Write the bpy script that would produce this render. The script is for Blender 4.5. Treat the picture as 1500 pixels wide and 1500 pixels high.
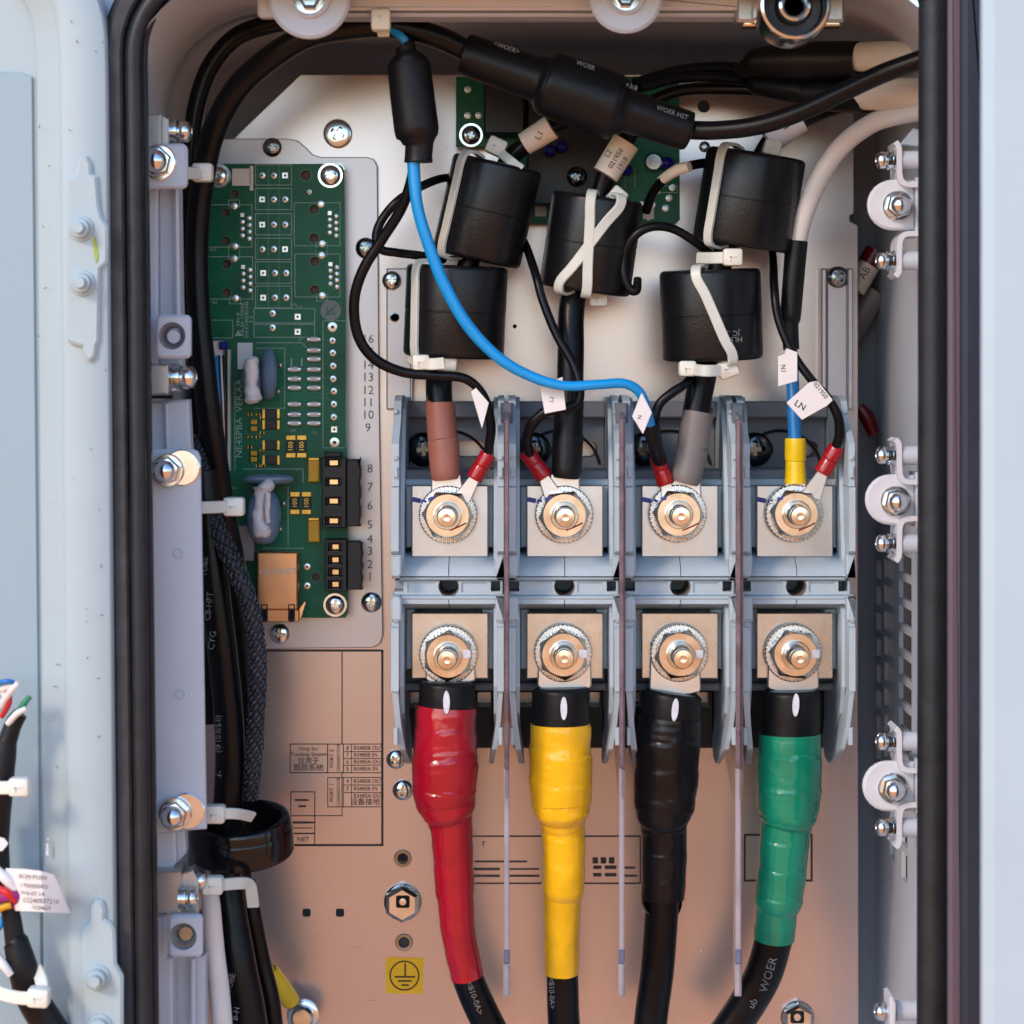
import bpy, bmesh, math, random
from mathutils import Vector, Matrix
random.seed(7)
for o in list(bpy.data.objects): bpy.data.objects.remove(o)
SC = bpy.context.scene
COL = SC.collection
R = math.radians

# ---------------------------------------------------------------- camera, sky, sun, exposure
FPX = 3760.0; VX = 750.0; VY = 560.0; CD = 1.0      # focal length in photo pixels, vanishing point, metres to the panel
cam = bpy.data.cameras.new('Camera'); camo = bpy.data.objects.new('Camera', cam); COL.objects.link(camo)
camo.location = (0, -CD, 0); camo.rotation_euler = (R(90), 0, 0)
cam.sensor_width = 36; cam.lens = 36*FPX/1500; cam.shift_y = -(750-VY)/1500; cam.shift_x = 0
cam.clip_start = 0.02; cam.clip_end = 200
cam.dof.use_dof = True; cam.dof.focus_distance = 0.955; cam.dof.aperture_fstop = 18
SC.camera = camo
SUN_EL = R(30); SUN_DIR = Vector((-0.75, -1.0, 0.0)).normalized()     # towards the sun, flat
world = bpy.data.worlds.new('World'); SC.world = world; world.use_nodes = True
wn = world.node_tree; wn.nodes.clear()
wo = wn.nodes.new('ShaderNodeOutputWorld'); bg = wn.nodes.new('ShaderNodeBackground')
sky = wn.nodes.new('ShaderNodeTexSky'); sky.sky_type = 'NISHITA'; sky.sun_disc = False
sky.sun_elevation = SUN_EL; sky.sun_rotation = math.atan2(SUN_DIR.x, SUN_DIR.y)
sky.air_density = 1.0; sky.dust_density = 0.4; sky.ozone_density = 3.0
bg.inputs['Strength'].default_value = 0.10
# the sunlit earth below the horizon
tc = wn.nodes.new('ShaderNodeTexCoord'); sp = wn.nodes.new('ShaderNodeSeparateXYZ')
mr = wn.nodes.new('ShaderNodeMapRange'); mr.inputs['From Min'].default_value = -0.03; mr.inputs['From Max'].default_value = 0.02
mx = wn.nodes.new('ShaderNodeMix'); mx.data_type = 'RGBA'
mx.inputs['A'].default_value = (2.4, 1.12, .58, 1)
wn.links.new(tc.outputs['Generated'], sp.inputs[0]); wn.links.new(sp.outputs['Z'], mr.inputs['Value'])
wn.links.new(mr.outputs[0], mx.inputs['Factor']); wn.links.new(sky.outputs[0], mx.inputs['B'])
wn.links.new(mx.outputs['Result'], bg.inputs['Color']); wn.links.new(bg.outputs[0], wo.inputs[0])
sun = bpy.data.lights.new('Sun', 'SUN'); suno = bpy.data.objects.new('Sun', sun); COL.objects.link(suno)
sun.energy = 0.5; sun.angle = R(10); sun.color = (1.0, 0.70, 0.48)
sd = Vector((SUN_DIR.x*math.cos(SUN_EL), SUN_DIR.y*math.cos(SUN_EL), math.sin(SUN_EL)))
suno.rotation_euler = sd.to_track_quat('Z', 'Y').to_euler()
suno.location = sd*3
vs = SC.view_settings; vs.view_transform = 'Standard'; vs.look = 'None'; vs.gamma = 1; vs.use_curve_mapping = False
vs.exposure = 1.8
SC.render.engine = 'CYCLES'; SC.cycles.max_bounces = 6; SC.cycles.transmission_bounces = 4

# ---------------------------------------------------------------- helpers
def W(x, y, d):
    D = CD-d/1000.0
    return Vector(((x-VX)/FPX*D, -d/1000.0, (VY-y)/FPX*D))
def S(d): return (CD-d/1000.0)/FPX                       # metres in one photo pixel at depth d (mm above the panel)

MATS = {}
def M(name, col, rough=.5, metal=0., nscale=60., namt=.10, bump=0., bscale=300., spec=.5, coat=0., trans=0., stretch=None, ramp=None, rvar=0., ior=1.45, sub=0., alpha=1.):
    m = bpy.data.materials.new(name); m.use_nodes = True; nt = m.node_tree; p = nt.nodes['Principled BSDF']
    L = nt.links
    p.inputs['Roughness'].default_value = rough; p.inputs['Metallic'].default_value = metal
    p.inputs['Specular IOR Level'].default_value = spec; p.inputs['Coat Weight'].default_value = coat
    p.inputs['Coat Roughness'].default_value = .12
    p.inputs['Transmission Weight'].default_value = trans; p.inputs['IOR'].default_value = ior
    p.inputs['Subsurface Weight'].default_value = sub; p.inputs['Subsurface Scale'].default_value = .002
    t = nt.nodes.new('ShaderNodeTexCoord'); oi = nt.nodes.new('ShaderNodeObjectInfo')
    ad = nt.nodes.new('ShaderNodeVectorMath'); ad.operation = 'ADD'
    mp = nt.nodes.new('ShaderNodeMapping')
    if stretch: mp.inputs['Scale'].default_value = stretch
    L.new(t.outputs['Object'], ad.inputs[0]); L.new(oi.outputs['Random'], ad.inputs[1]); L.new(ad.outputs[0], mp.inputs[0])
    n = nt.nodes.new('ShaderNodeTexNoise'); n.inputs['Scale'].default_value = nscale; n.inputs['Detail'].default_value = 5; n.inputs['Roughness'].default_value = .6
    L.new(mp.outputs[0], n.inputs['Vector'])
    r = nt.nodes.new('ShaderNodeMapRange'); r.inputs['From Min'].default_value = .3; r.inputs['From Max'].default_value = .7
    L.new(n.outputs['Fac'], r.inputs['Value'])
    mxn = nt.nodes.new('ShaderNodeMix'); mxn.data_type = 'RGBA'
    c2 = ramp if ramp else tuple(max(0, c*(1-2*namt)) for c in col)
    mxn.inputs['A'].default_value = (*c2, 1); mxn.inputs['B'].default_value = (*[min(1, c*(1+(0 if ramp else namt))) for c in col], 1)
    L.new(r.outputs[0], mxn.inputs['Factor']); L.new(mxn.outputs['Result'], p.inputs['Base Color'])
    if rvar:
        r2 = nt.nodes.new('ShaderNodeMapRange'); r2.inputs['From Min'].default_value = .3; r2.inputs['From Max'].default_value = .7
        r2.inputs['To Min'].default_value = max(0.02, rough-rvar); r2.inputs['To Max'].default_value = min(1, rough+rvar)
        L.new(n.outputs['Fac'], r2.inputs['Value']); L.new(r2.outputs[0], p.inputs['Roughness'])
    if bump:
        n2 = nt.nodes.new('ShaderNodeTexNoise'); n2.inputs['Scale'].default_value = bscale; n2.inputs['Detail'].default_value = 4
        L.new(mp.outputs[0], n2.inputs['Vector'])
        b = nt.nodes.new('ShaderNodeBump'); b.inputs['Strength'].default_value = bump; b.inputs['Distance'].default_value = .0006
        L.new(n2.outputs['Fac'], b.inputs['Height']); L.new(b.outputs[0], p.inputs['Normal'])
    MATS[name] = m
    return m

class MB:
    """collects geometry in world metres; built as one mesh object"""
    def __init__(s): s.v = []; s.f = []
    def add(s, vs, fs):
        b = len(s.v); s.v += [Vector(v) for v in vs]; s.f += [tuple(i+b for i in f) for f in fs]; return s
    # --- flat outline in photo pixels at depth df, chamfered front edge, straight walls going back th mm
    def prism(s, out, df, th, bev=0.0, ref=None):
        k = df if ref is None else ref
        P = [(W(x, y, k).x, W(x, y, k).z) for x, y in out]
        a = sum(P[i][0]*P[(i+1) % len(P)][1]-P[(i+1) % len(P)][0]*P[i][1] for i in range(len(P)))
        if a < 0: P = P[::-1]
        n = len(P); yf = -df/1000.; yb = yf+th/1000.
        rings = []
        if bev:
            b = bev/1000.; q = []
            for i in range(n):
                p0 = Vector(P[i-1]); p1 = Vector(P[i]); p2 = Vector(P[(i+1) % n])
                e1 = (p1-p0); e2 = (p2-p1)
                e1 = e1.normalized() if e1.length > 1e-9 else Vector((1, 0)); e2 = e2.normalized() if e2.length > 1e-9 else e1
                n1 = Vector((-e1.y, e1.x)); n2 = Vector((-e2.y, e2.x)); m = n1+n2
                m = m.normalized() if m.length > 1e-6 else n1
                c = max(.4, m.dot(n1)); q.append(p1+m*(b/c))
            rings = [([(p.x, yf, p.y) for p in q]), ([(p[0], yf+b, p[1]) for p in P]), ([(p[0], yb, p[1]) for p in P])]
        else:
            rings = [[(p[0], yf, p[1]) for p in P], [(p[0], yb, p[1]) for p in P]]
        vs = [v for r in rings for v in r]; fs = [tuple(range(n))]
        for k in range(len(rings)-1):
            for i in range(n):
                j = (i+1) % n
                fs.append((k*n+j, k*n+i, (k+1)*n+i, (k+1)*n+j))
        fs.append(tuple(range((len(rings)-1)*n, len(rings)*n))[::-1])
        return s.add(vs, fs)
    def box(s, x0, y0, x1, y1, df, th, bev=0.0): return s.prism([(x0, y0), (x1, y0), (x1, y1), (x0, y1)], df, th, bev)
    def rbox(s, x0, y0, x1, y1, df, th, r, bev=0.0): return s.prism(rr(x0, y0, x1, y1, r), df, th, bev)
    # --- slab lying in the depth plane: profile (y_px, d) seen at ref depth, from x0 to x1 (px at ref)
    def slabx(s, prof, x0, x1, ref, xs0=0., xs1=0.):
        X0 = W(x0, 0, ref).x; X1 = W(x1, 0, ref).x; n = len(prof)
        a = [(X0, -d/1000., W(0, y, ref).z) for y, d in prof]; b = [(X1, -d/1000., W(0, y, ref).z) for y, d in prof]
        fs = [tuple(range(n)), tuple(range(n, 2*n))[::-1]]+[(i, n+i, n+(i+1) % n, (i+1) % n) for i in range(n)]
        bm = bmesh.new(); 
        V = [bm.verts.new(p) for p in a+b]
        for f in fs: bm.faces.new([V[i] for i in f])
        bmesh.ops.recalc_face_normals(bm, faces=bm.faces)
        vv = [v.co.copy() for v in bm.verts]; bm.verts.index_update(); ff = [tuple(v.index for v in f.verts) for f in bm.faces]; bm.free()
        return s.add(vv, ff)
    # --- body of revolution; profile [(r_m, h_m)] along an axis
    def lathe(s, c, axis, prof, seg=24, phase=0., caps=True, rfun=None):
        A = Vector(axis).normalized(); U = A.orthogonal().normalized() if abs(A.y) < .9 else Vector((1, 0, 0)); U = (U-A*U.dot(A)).normalized(); V = A.cross(U)
        vs = []; fs = []; n = len(prof)
        for k, (r, h) in enumerate(prof):
            for i in range(seg):
                t = 2*math.pi*i/seg+phase; q = r*(rfun(k, t) if rfun else 1)
                vs.append(Vector(c)+A*h+U*q*math.cos(t)+V*q*math.sin(t))
        for k in range(n-1):
            for i in range(seg):
                j = (i+1) % seg; fs.append((k*seg+i, k*seg+j, (k+1)*seg+j, (k+1)*seg+i))
        if caps:
            fs.append(tuple(range(seg))[::-1]); fs.append(tuple(range((n-1)*seg, n*seg)))
        return s.add(vs, fs)
    # --- round tube through (x_px, y_px, d, r_px)
    def tube(s, pts, seg=18, res=6, lin=False, rmod=None, caps=True):
        P = [W(x, y, d) for x, y, d, r in pts]; Q = [r*S(d) for x, y, d, r in pts]
        return s.tubew(P, Q, seg, res, lin, rmod, caps)
    def tubew(s, P, Q, seg=18, res=6, lin=False, rmod=None, caps=True):
        if not lin: P, Q = spline(P, Q, res)
        elif res > 1:
            P2 = []; Q2 = []
            for i in range(len(P)-1):
                for k in range(res): P2.append(P[i].lerp(P[i+1], k/res)); Q2.append(Q[i]+(Q[i+1]-Q[i])*k/res)
            P = P2+[P[-1]]; Q = Q2+[Q[-1]]
        n = len(P); T = [(P[min(i+1, n-1)]-P[max(i-1, 0)]).normalized() for i in range(n)]
        U = Vector((0, -1, 0)); U = (U-T[0]*U.dot(T[0])); U = U.normalized() if U.length > 1e-4 else T[0].orthogonal().normalized()
        vs = []; fs = []; L = 0
        for i in range(n):
            U = (U-T[i]*U.dot(T[i])).normalized(); V = T[i].cross(U)
            if i: L += (P[i]-P[i-1]).length
            for k in range(seg):
                t = 2*math.pi*k/seg; r = Q[i]*(rmod(L, t) if rmod else 1)
                vs.append(P[i]+U*r*math.cos(t)+V*r*math.sin(t))
        for i in range(n-1):
            for k in range(seg):
                j = (k+1) % seg; fs.append((i*seg+k, i*seg+j, (i+1)*seg+j, (i+1)*seg+k))
        if caps: fs.append(tuple(range(seg))[::-1]); fs.append(tuple(range((n-1)*seg, n*seg)))
        return s.add(vs, fs)
    # --- flat strap through world points, w mm wide, t mm thick; nrm = outward normal(s)
    def strap(s, P, nrm, w, t, res=5):
        N = nrm if isinstance(nrm, list) else [Vector(nrm)]*len(P)
        PP, _ = spline(P, [0]*len(P), res); NN, _ = spline([Vector(a) for a in N], [0]*len(P), res)
        n = len(PP); vs = []; fs = []; w = w/2000.; t = t/2000.
        for i in range(n):
            T = (PP[min(i+1, n-1)]-PP[max(i-1, 0)]).normalized(); B = T.cross(NN[i]).normalized(); Nn = B.cross(T).normalized()
            c = min(t, w)*.5
            for a, b in ((w-c, t), (w, t-c), (w, -t), (-w, -t), (-w, t-c), (-w+c, t)): vs.append(PP[i]+B*a+Nn*b)
        m = 6
        for i in range(n-1):
            for k in range(m): j = (k+1) % m; fs.append((i*m+k, i*m+j, (i+1)*m+j, (i+1)*m+k))
        fs.append(tuple(range(m))[::-1]); fs.append(tuple(range((n-1)*m, n*m)))
        return s.add(vs, fs)
    def obox(s, c, ax, ay, az, bev=.0):
        """oriented box: centre and three half-axis vectors, chamfered"""
        if Vector(ax).cross(Vector(ay)).dot(Vector(az)) < 0: ay = -Vector(ay)
        bm = bmesh.new(); bmesh.ops.create_cube(bm, size=2)
        mt = Matrix((Vector(ax), Vector(ay), Vector(az))).transposed().to_4x4(); mt.translation = Vector(c)
        bm.transform(mt)
        if bev: bmesh.ops.bevel(bm, geom=list(bm.edges), offset=bev, segments=2, affect='EDGES', profile=.5)
        bm.normal_update(); bm.verts.index_update()
        vv = [v.co.copy() for v in bm.verts]; ff = [tuple(v.index for v in f.verts) for f in bm.faces]
        bm.free(); return s.add(vv, ff)

def spline(P, Q, res):
    n = len(P)
    if n < 3: return [P[0].lerp(P[1], k/res) for k in range(res+1)], [Q[0]+(Q[1]-Q[0])*k/res for k in range(res+1)]
    a = []; b = []
    for i in range(n-1):
        p0 = P[max(i-1, 0)]; p1 = P[i]; p2 = P[i+1]; p3 = P[min(i+2, n-1)]
        for k in range(res):
            t = k/res; t2 = t*t; t3 = t2*t
            a.append(.5*((2*p1)+(p2-p0)*t+(2*p0-5*p1+4*p2-p3)*t2+(3*p1-p0-3*p2+p3)*t3)); b.append(Q[i]+(Q[i+1]-Q[i])*(t2*(3-2*t)))
    a.append(P[-1]); b.append(Q[-1]); return a, b

def rr(x0, y0, x1, y1, r, n=5):
    o = []
    rs = r if isinstance(r, (list, tuple)) else [r]*4          # tl, tr, br, bl
    for (cx, cy, a, q) in ((x0+rs[0], y0+rs[0], 180, rs[0]), (x1-rs[1], y0+rs[1], 270, rs[1]), (x1-rs[2], y1-rs[2], 0, rs[2]), (x0+rs[3], y1-rs[3], 90, rs[3])):
        if q <= 0: o.append((cx, cy)); continue
        for k in range(n+1):
            t = R(a+90*k/n); o.append((cx+q*math.cos(t), cy+q*math.sin(t)))
    return o
def circ(x, y, r, n=24, a0=0, a1=360): return [(x+r*math.cos(R(a0+(a1-a0)*k/n)), y+r*math.sin(R(a0+(a1-a0)*k/n))) for k in range(n if a1-a0 == 360 else n+1)]
def rot(pts, cx, cy, a):
    c, s_ = math.cos(R(a)), math.sin(R(a)); return [(cx+(x-cx)*c-(y-cy)*s_, cy+(x-cx)*s_+(y-cy)*c) for x, y in pts]

ORG = {}
def thing(name, label, cat, at, group=None):
    o = bpy.data.objects.new(name, None); COL.objects.link(o); o.empty_display_size = .01
    p = W(*at); o.location = p; ORG[o.name] = p; o['label'] = label; o['category'] = cat
    if group: o['group'] = group
    return o
def mesh_of(mb, name, org, mat, ang=38, smooth=True):
    me = bpy.data.meshes.new(name); me.from_pydata([v-org for v in mb.v], [], mb.f); me.update()
    if smooth:
        me.polygons.foreach_set('use_smooth', [True]*len(me.polygons)); me.set_sharp_from_angle(angle=R(ang))
    me.materials.append(MATS[mat]); return me
def part(mb, name, mat, parent, label=None, kind=None, ang=38):
    org = ORG[parent.name]; o = bpy.data.objects.new(name, mesh_of(mb, name, org, mat, ang)); COL.objects.link(o)
    o.parent = parent; ORG[o.name] = org
    if label: o['label'] = label
    if kind: o['kind'] = kind
    return o
def single(mb, name, mat, label, cat, group=None, ang=38):
    c = sum(mb.v, Vector())/len(mb.v); o = bpy.data.objects.new(name, mesh_of(mb, name, c, mat, ang)); COL.objects.link(o)
    o.location = c; ORG[o.name] = c; o['label'] = label; o['category'] = cat
    if group: o['group'] = group
    return o
def dup(src, off, label=None, parent=None):
    o = src.copy(); COL.objects.link(o)
    if parent is None:
        o.location = src.location+off; ORG[o.name] = ORG[src.name]+off
        if label: o['label'] = label
    else: o.parent = parent; ORG[o.name] = ORG[parent.name]
    for c in list(src.children): dup(c, off, None, o)
    return o
def boolean(o, cutter_mb, solver='EXACT'):
    """cuts real holes; cutter in world coordinates"""
    org = ORG[o.name]; me = bpy.data.meshes.new('cut'); me.from_pydata([v-org for v in cutter_mb.v], [], cutter_mb.f); me.update()
    c = bpy.data.objects.new('cut', me); COL.objects.link(c); c.parent = o.parent
    if o.parent is None: c.location = o.location
    md = o.modifiers.new('b', 'BOOLEAN'); md.object = c; md.operation = 'DIFFERENCE'; md.solver = solver
    bpy.context.view_layer.update()
    dg = bpy.context.evaluated_depsgraph_get(); nm = bpy.data.meshes.new_from_object(o.evaluated_get(dg))
    o.modifiers.clear(); mats = list(o.data.materials); o.data = nm
    if not nm.materials:
        for m_ in mats: nm.materials.append(m_)
    nm.polygons.foreach_set('use_smooth', [True]*len(nm.polygons)); nm.set_sharp_from_angle(angle=R(38))
    bpy.data.objects.remove(c)

def text(s_, x, y, d, h, mat, parent, name='lettering', ang=0, align='CENTER', sx=1.0):
    cu = bpy.data.curves.new('t', 'FONT'); cu.body = s_; cu.align_x = align; cu.align_y = 'CENTER'; cu.resolution_u = 2
    cu.size = h*S(d)*1.38; cu.extrude = .00004
    t = bpy.data.objects.new('t', cu); COL.objects.link(t); bpy.context.view_layer.update()
    dg = bpy.context.evaluated_depsgraph_get(); me = bpy.data.meshes.new_from_object(t.evaluated_get(dg)); bpy.data.objects.remove(t)
    mt = Matrix.Translation(W(x, y, d)-ORG[parent.name]) @ Matrix.Rotation(R(90), 4, 'X') @ Matrix.Rotation(R(ang), 4, 'Z') @ Matrix.Diagonal((sx, 1, 1, 1))
    me.transform(mt); me.materials.clear(); me.materials.append(MATS[mat])
    o = bpy.data.objects.new(name, me); COL.objects.link(o); o.parent = parent; ORG[o.name] = ORG[parent.name]
    return o
def cyl_cut(mb, x, y, d, r, back=12, front=8, seg=24):
    return mb.lathe(W(x, y, d), FR, [(r*S(d), -back/1000.), (r*S(d), front/1000.)], seg)
def line(mb, x0, y0, x1, y1, d, w=2.0, th=.12):
    a = math.atan2(y1-y0, x1-x0); nx, ny = -math.sin(a)*w/2, math.cos(a)*w/2
    return mb.prism([(x0+nx, y0+ny), (x1+nx, y1+ny), (x1-nx, y1-ny), (x0-nx, y0-ny)], d, th)
def frame(mb, x0, y0, x1, y1, d, w=2.0, th=.12):
    h = w/2
    mb.box(x0-h, y0-h, x1+h, y0+h, d, th); mb.box(x0-h, y1-h, x1+h, y1+h, d, th)
    mb.box(x0-h, y0+h, x0+h, y1-h, d, th); mb.box(x1-h, y0+h, x1+h, y1-h, d, th); return mb
FR = Vector((0, -1, 0))                                    # towards the viewer

# ---------------------------------------------------------------- materials
M('paint', (.50, .55, .62), .42, nscale=25, namt=.03, bump=.12, bscale=1500)
M('paint_inner', (.48, .53, .60), .40, nscale=25, namt=.04, bump=.10, bscale=1500)
M('door_paint', (.39, .495, .53), .36, nscale=9, namt=.025, bump=.16, bscale=1000)
M('liner', (.29, .40, .46), .3, nscale=10, namt=.02, bump=.05, bscale=800)
M('rubber', (.016, .018, .022), .40, nscale=120, namt=.2, bump=.2, bscale=900, spec=.4)
M('rubber_soft', (.040, .042, .048), .6, nscale=90, namt=.25, bump=.2, bscale=900)
M('panel', (.58, .505, .50), .25, metal=.8, nscale=6, namt=.012)
M('sub_plate', (.61, .57, .58), .32, metal=.6, nscale=6, namt=.012)
M('zinc', (.76, .77, .77), .20, metal=1, nscale=90, namt=.06, rvar=.03)
M('zinc_dark', (.33, .36, .36), .20, metal=1, nscale=160, namt=.15, rvar=.08)
M('zinc_blue', (.62, .68, .70), .16, metal=1, nscale=160, namt=.10, rvar=.06)
M('nut_metal', (.80, .72, .62), .19, metal=1, nscale=120, namt=.08, rvar=.03)
M('washer_metal', (.80, .79, .77), .30, metal=1, nscale=200, namt=.08, rvar=.06)
M('tin', (.72, .69, .68), .30, metal=.95, nscale=60, namt=.05, rvar=.03)
M('brass', (.85, .62, .36), .22, metal=1, nscale=120, namt=.1)
M('jack_metal', (.72, .37, .19), .32, metal=.95, nscale=60, namt=.06, rvar=.05)
M('aluminium', (.56, .54, .52), .36, metal=.9, nscale=70, namt=.10, stretch=(.15, 1, 1), bump=.05)
M('housing', (.41, .51, .575), .48, nscale=40, namt=.05, bump=.10, bscale=900)
M('housing_dark', (.15, .17, .20), .52, nscale=40, namt=.08, bump=.10, bscale=900)
M('black_plastic', (.006, .006, .007), .42, nscale=80, namt=.2, bump=.08, bscale=700)
M('ferrite', (.006, .0068, .009), .31, nscale=90, namt=.25, bump=.14, bscale=1100, spec=.42)
M('cable_black', (.0035, .004, .006), .32, nscale=60, namt=.2, bump=.10, bscale=500, spec=.28)
M('shrink_black', (.005, .0055, .0075), .42, nscale=70, namt=.2, bump=.18, bscale=420, spec=.32)
M('ring_black', (.006, .006, .007), .13, nscale=60, namt=.2)
M('tape_red', (.38, .005, .020), .16, nscale=45, namt=.14, bump=.6, bscale=190, coat=.5)
M('tape_yellow', (.90, .50, .008), .20, nscale=45, namt=.10, bump=.6, bscale=190, coat=.4)
M('tape_green', (.003, .26, .15), .18, nscale=45, namt=.16, bump=.6, bscale=190, coat=.4)
M('tape_black', (.004, .005, .007), .27, nscale=45, namt=.2, bump=.6, bscale=190, spec=.35)
M('sleeve_brown', (.30, .115, .085), .45, nscale=60, namt=.08, bump=.12, bscale=500)
M('sleeve_grey', (.19, .175, .17), .45, nscale=60, namt=.08, bump=.12, bscale=500)
M('cap_red', (.13, .002, .006), .3, nscale=80, namt=.12)
M('crimp_red', (.36, .005, .010), .22, nscale=80, namt=.12, coat=.3)
M('crimp_yellow', (.86, .60, .004), .26, nscale=80, namt=.06, coat=.2)
M('wire_blue', (.004, .30, .74), .28, nscale=60, namt=.06, coat=.2)
M('wire_blue_dark', (.010, .17, .48), .34, nscale=60, namt=.08)
M('wire_white', (.72, .71, .69), .36, nscale=40, namt=.04)
M('wire_cream', (.72, .65, .53), .40, nscale=40, namt=.05)
M('nylon', (.74, .75, .66), .34, nscale=50, namt=.05, sub=0)
M('nylon_grey', (.60, .64, .59), .34, nscale=50, namt=.05)
M('paper', (.76, .75, .74), .55, nscale=40, namt=.03)
M('paper_warm', (.74, .66, .55), .55, nscale=40, namt=.04)
M('ink', (.020, .018, .022), .6, nscale=300, namt=.2)
M('ink_soft', (.045, .038, .04), .6, nscale=300, namt=.25)
M('ink_grey', (.16, .15, .17), .6, nscale=300, namt=.15)
M('print_pale', (.17, .19, .20), .6, nscale=900, namt=.35)
M('print_white', (.55, .60, .58), .6, nscale=600, namt=.15)
M('marker_blue', (.05, .05, .30), .5, nscale=300, namt=.2)
M('marker_red', (.42, .02, .03), .5, nscale=300, namt=.2)
M('marker_white', (.66, .70, .78), .4, nscale=300, namt=.1)
M('sticker_yellow', (.95, .52, .003), .5, nscale=60, namt=.04)
M('pcb', (.001, .135, .062), .38, nscale=38, namt=.22, bump=.03, bscale=900, spec=.3)
M('pcb_trace', (.010, .16, .085), .35, nscale=100, namt=.1)
M('silk', (.34, .50, .44), .6, nscale=600, namt=.1)
M('solder', (.72, .72, .70), .30, metal=.85, nscale=400, namt=.15)
M('hole_dark', (.006, .006, .006), .8)
M('hole_brown', (.17, .10, .075), .6)
M('ceramic', (.74, .73, .70), .35, nscale=300, namt=.05)
M('gold_pad', (.62, .40, .08), .30, metal=.8, nscale=300, namt=.15)
M('tantalum', (.66, .36, .012), .42, nscale=200, namt=.07)
M('varistor', (.17, .26, .38), .34, nscale=90, namt=.08, bump=.15, bscale=400)
M('silicone', (.74, .72, .71), .30, nscale=120, namt=.04, bump=.35, bscale=350)
M('connector_black', (.016, .013, .014), .45, nscale=90, namt=.2, bump=.1, bscale=800)
M('connector_white', (.66, .62, .57), .45, nscale=90, namt=.05)
M('blue_part', (.004, .006, .22), .3, nscale=90, namt=.15)
M('braid_dark', (.010, .011, .014), .5, nscale=300, namt=.3)
M('braid_light', (.065, .09, .12), .4, nscale=300, namt=.3)
M('acrylic', (.70, .62, .68), .16, nscale=60, namt=.05, trans=.85, ior=1.49)
M('acrylic_edge', (.34, .25, .30), .18, nscale=120, namt=.25, trans=.55)
M('stain_green', (.34, .42, .05), .6, nscale=150, namt=.25)
M('wire_green', (.01, .22, .10), .4); M('wire_red', (.55, .02, .02), .4); M('wire_purple', (.30, .02, .22), .4)

# ---------------------------------------------------------------- cabinet shell
cab = thing('cabinet', 'pale grey metal cabinet with rounded inner corners and vented right wall, framing all the wiring', 'cabinet', (750, 1500, -45))
XL, XR, ZT, ZB = -.127, .146, .1345, -.32
def ring_pts(ins, rad, n=10):
    x0, x1, z0, z1 = XL+ins, XR-ins, ZB+ins, ZT-ins; o = []
    for cx, cz, a in ((x0+rad, z0+rad, 180), (x1-rad, z0+rad, 270), (x1-rad, z1-rad, 0), (x0+rad, z1-rad, 90)):
        for k in range(n+1):
            t = R(a+90*k/n); o.append((cx+rad*math.cos(t), cz+rad*math.sin(t)))
    return o
mb = MB(); rings = []
FIL = 16
for d, ins in [(148, 0), (120, 0), (60, 0), (0, 0), (-29, 0)]+[(-29-FIL*math.sin(R(a)), FIL/1000.*(1-math.cos(R(a)))) for a in (15, 30, 45, 60, 75, 90)]:
    rings.append([(x, -d/1000., z) for x, z in ring_pts(ins, .036-ins*.5)])
n = len(rings[0]); vv = [p for r in rings for p in r]; ff = []
def right_wall(i):     # the straight right wall is its own vented sheet
    a, b = rings[0][i], rings[0][(i+1) % n]; return a[0] > XR-1e-5 and b[0] > XR-1e-5
for k in range(len(rings)-1):
    for i in range(n):
        j = (i+1) % n
        if right_wall(i) and k < 4: continue
        ff.append((k*n+i, k*n+j, (k+1)*n+j, (k+1)*n+i))
ff.append(tuple(range((len(rings)-1)*n, len(rings)*n)))
mb.add(vv, ff); part(mb, 'shell', 'paint_inner', cab)
# vented right wall: a sheet with real slots
zs = sorted(set([ZT-.036, ZB+.036])); cols = [(-27, -14), (-6, 20), (32, 62)]
def zpx(y, d): return W(0, y, d).z
slots = []
for ci, (d0, d1) in enumerate(cols):
    dm = (d0+d1)/2
    for k in range(8):
        y = 822+38*k+(0 if ci != 2 else -8); slots.append((d0, d1, zpx(y+27, dm), zpx(y, dm)))
for (d0, d1, y0, y1) in ((36, 52, 1202, 1238), (38, 52, 1250, 1290), (8, 20, 1226, 1256)):
    dm = (d0+d1)/2; slots.append((d0, d1, zpx(y1, dm), zpx(y0, dm)))
ds = sorted(set([-29, 148]+[s_[0] for s_ in slots]+[s_[1] for s_ in slots])); zz = sorted(set([ZB+.036, ZT-.036]+[s_[2] for s_ in slots]+[s_[3] for s_ in slots]))
mb = MB(); TH = .0016
def solid(i, j):
    if not (0 <= i < len(ds)-1 and 0 <= j < len(zz)-1): return None
    dm = (ds[i]+ds[i+1])/2; zm = (zz[j]+zz[j+1])/2
    return not any(s_[0] < dm < s_[1] and s_[2] < zm < s_[3] for s_ in slots)
for i in range(len(ds)-1):
    for j in range(len(zz)-1):
        if not solid(i, j): continue
        y0, y1, z0, z1 = -ds[i]/1000., -ds[i+1]/1000., zz[j], zz[j+1]
        mb.add([(XR, y0, z0), (XR, y1, z0), (XR, y1, z1), (XR, y0, z1)], [(0, 1, 2, 3)])
        mb.add([(XR+TH, y0, z0), (XR+TH, y1, z0), (XR+TH, y1, z1), (XR+TH, y0, z1)], [(3, 2, 1, 0)])
        for (di, dj, a, b) in ((-1, 0, (y0, z0), (y0, z1)), (1, 0, (y1, z0), (y1, z1)), (0, -1, (y0, z0), (y1, z0)), (0, 1, (y0, z1), (y1, z1))):
            if solid(i+di, j+dj) is False: mb.add([(XR, *a), (XR, *b), (XR+TH, *b), (XR+TH, *a)], [(0, 1, 2, 3)])
part(mb, 'vented_wall', 'paint_inner', cab, 'right inner wall with rows of small vent slots')
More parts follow.
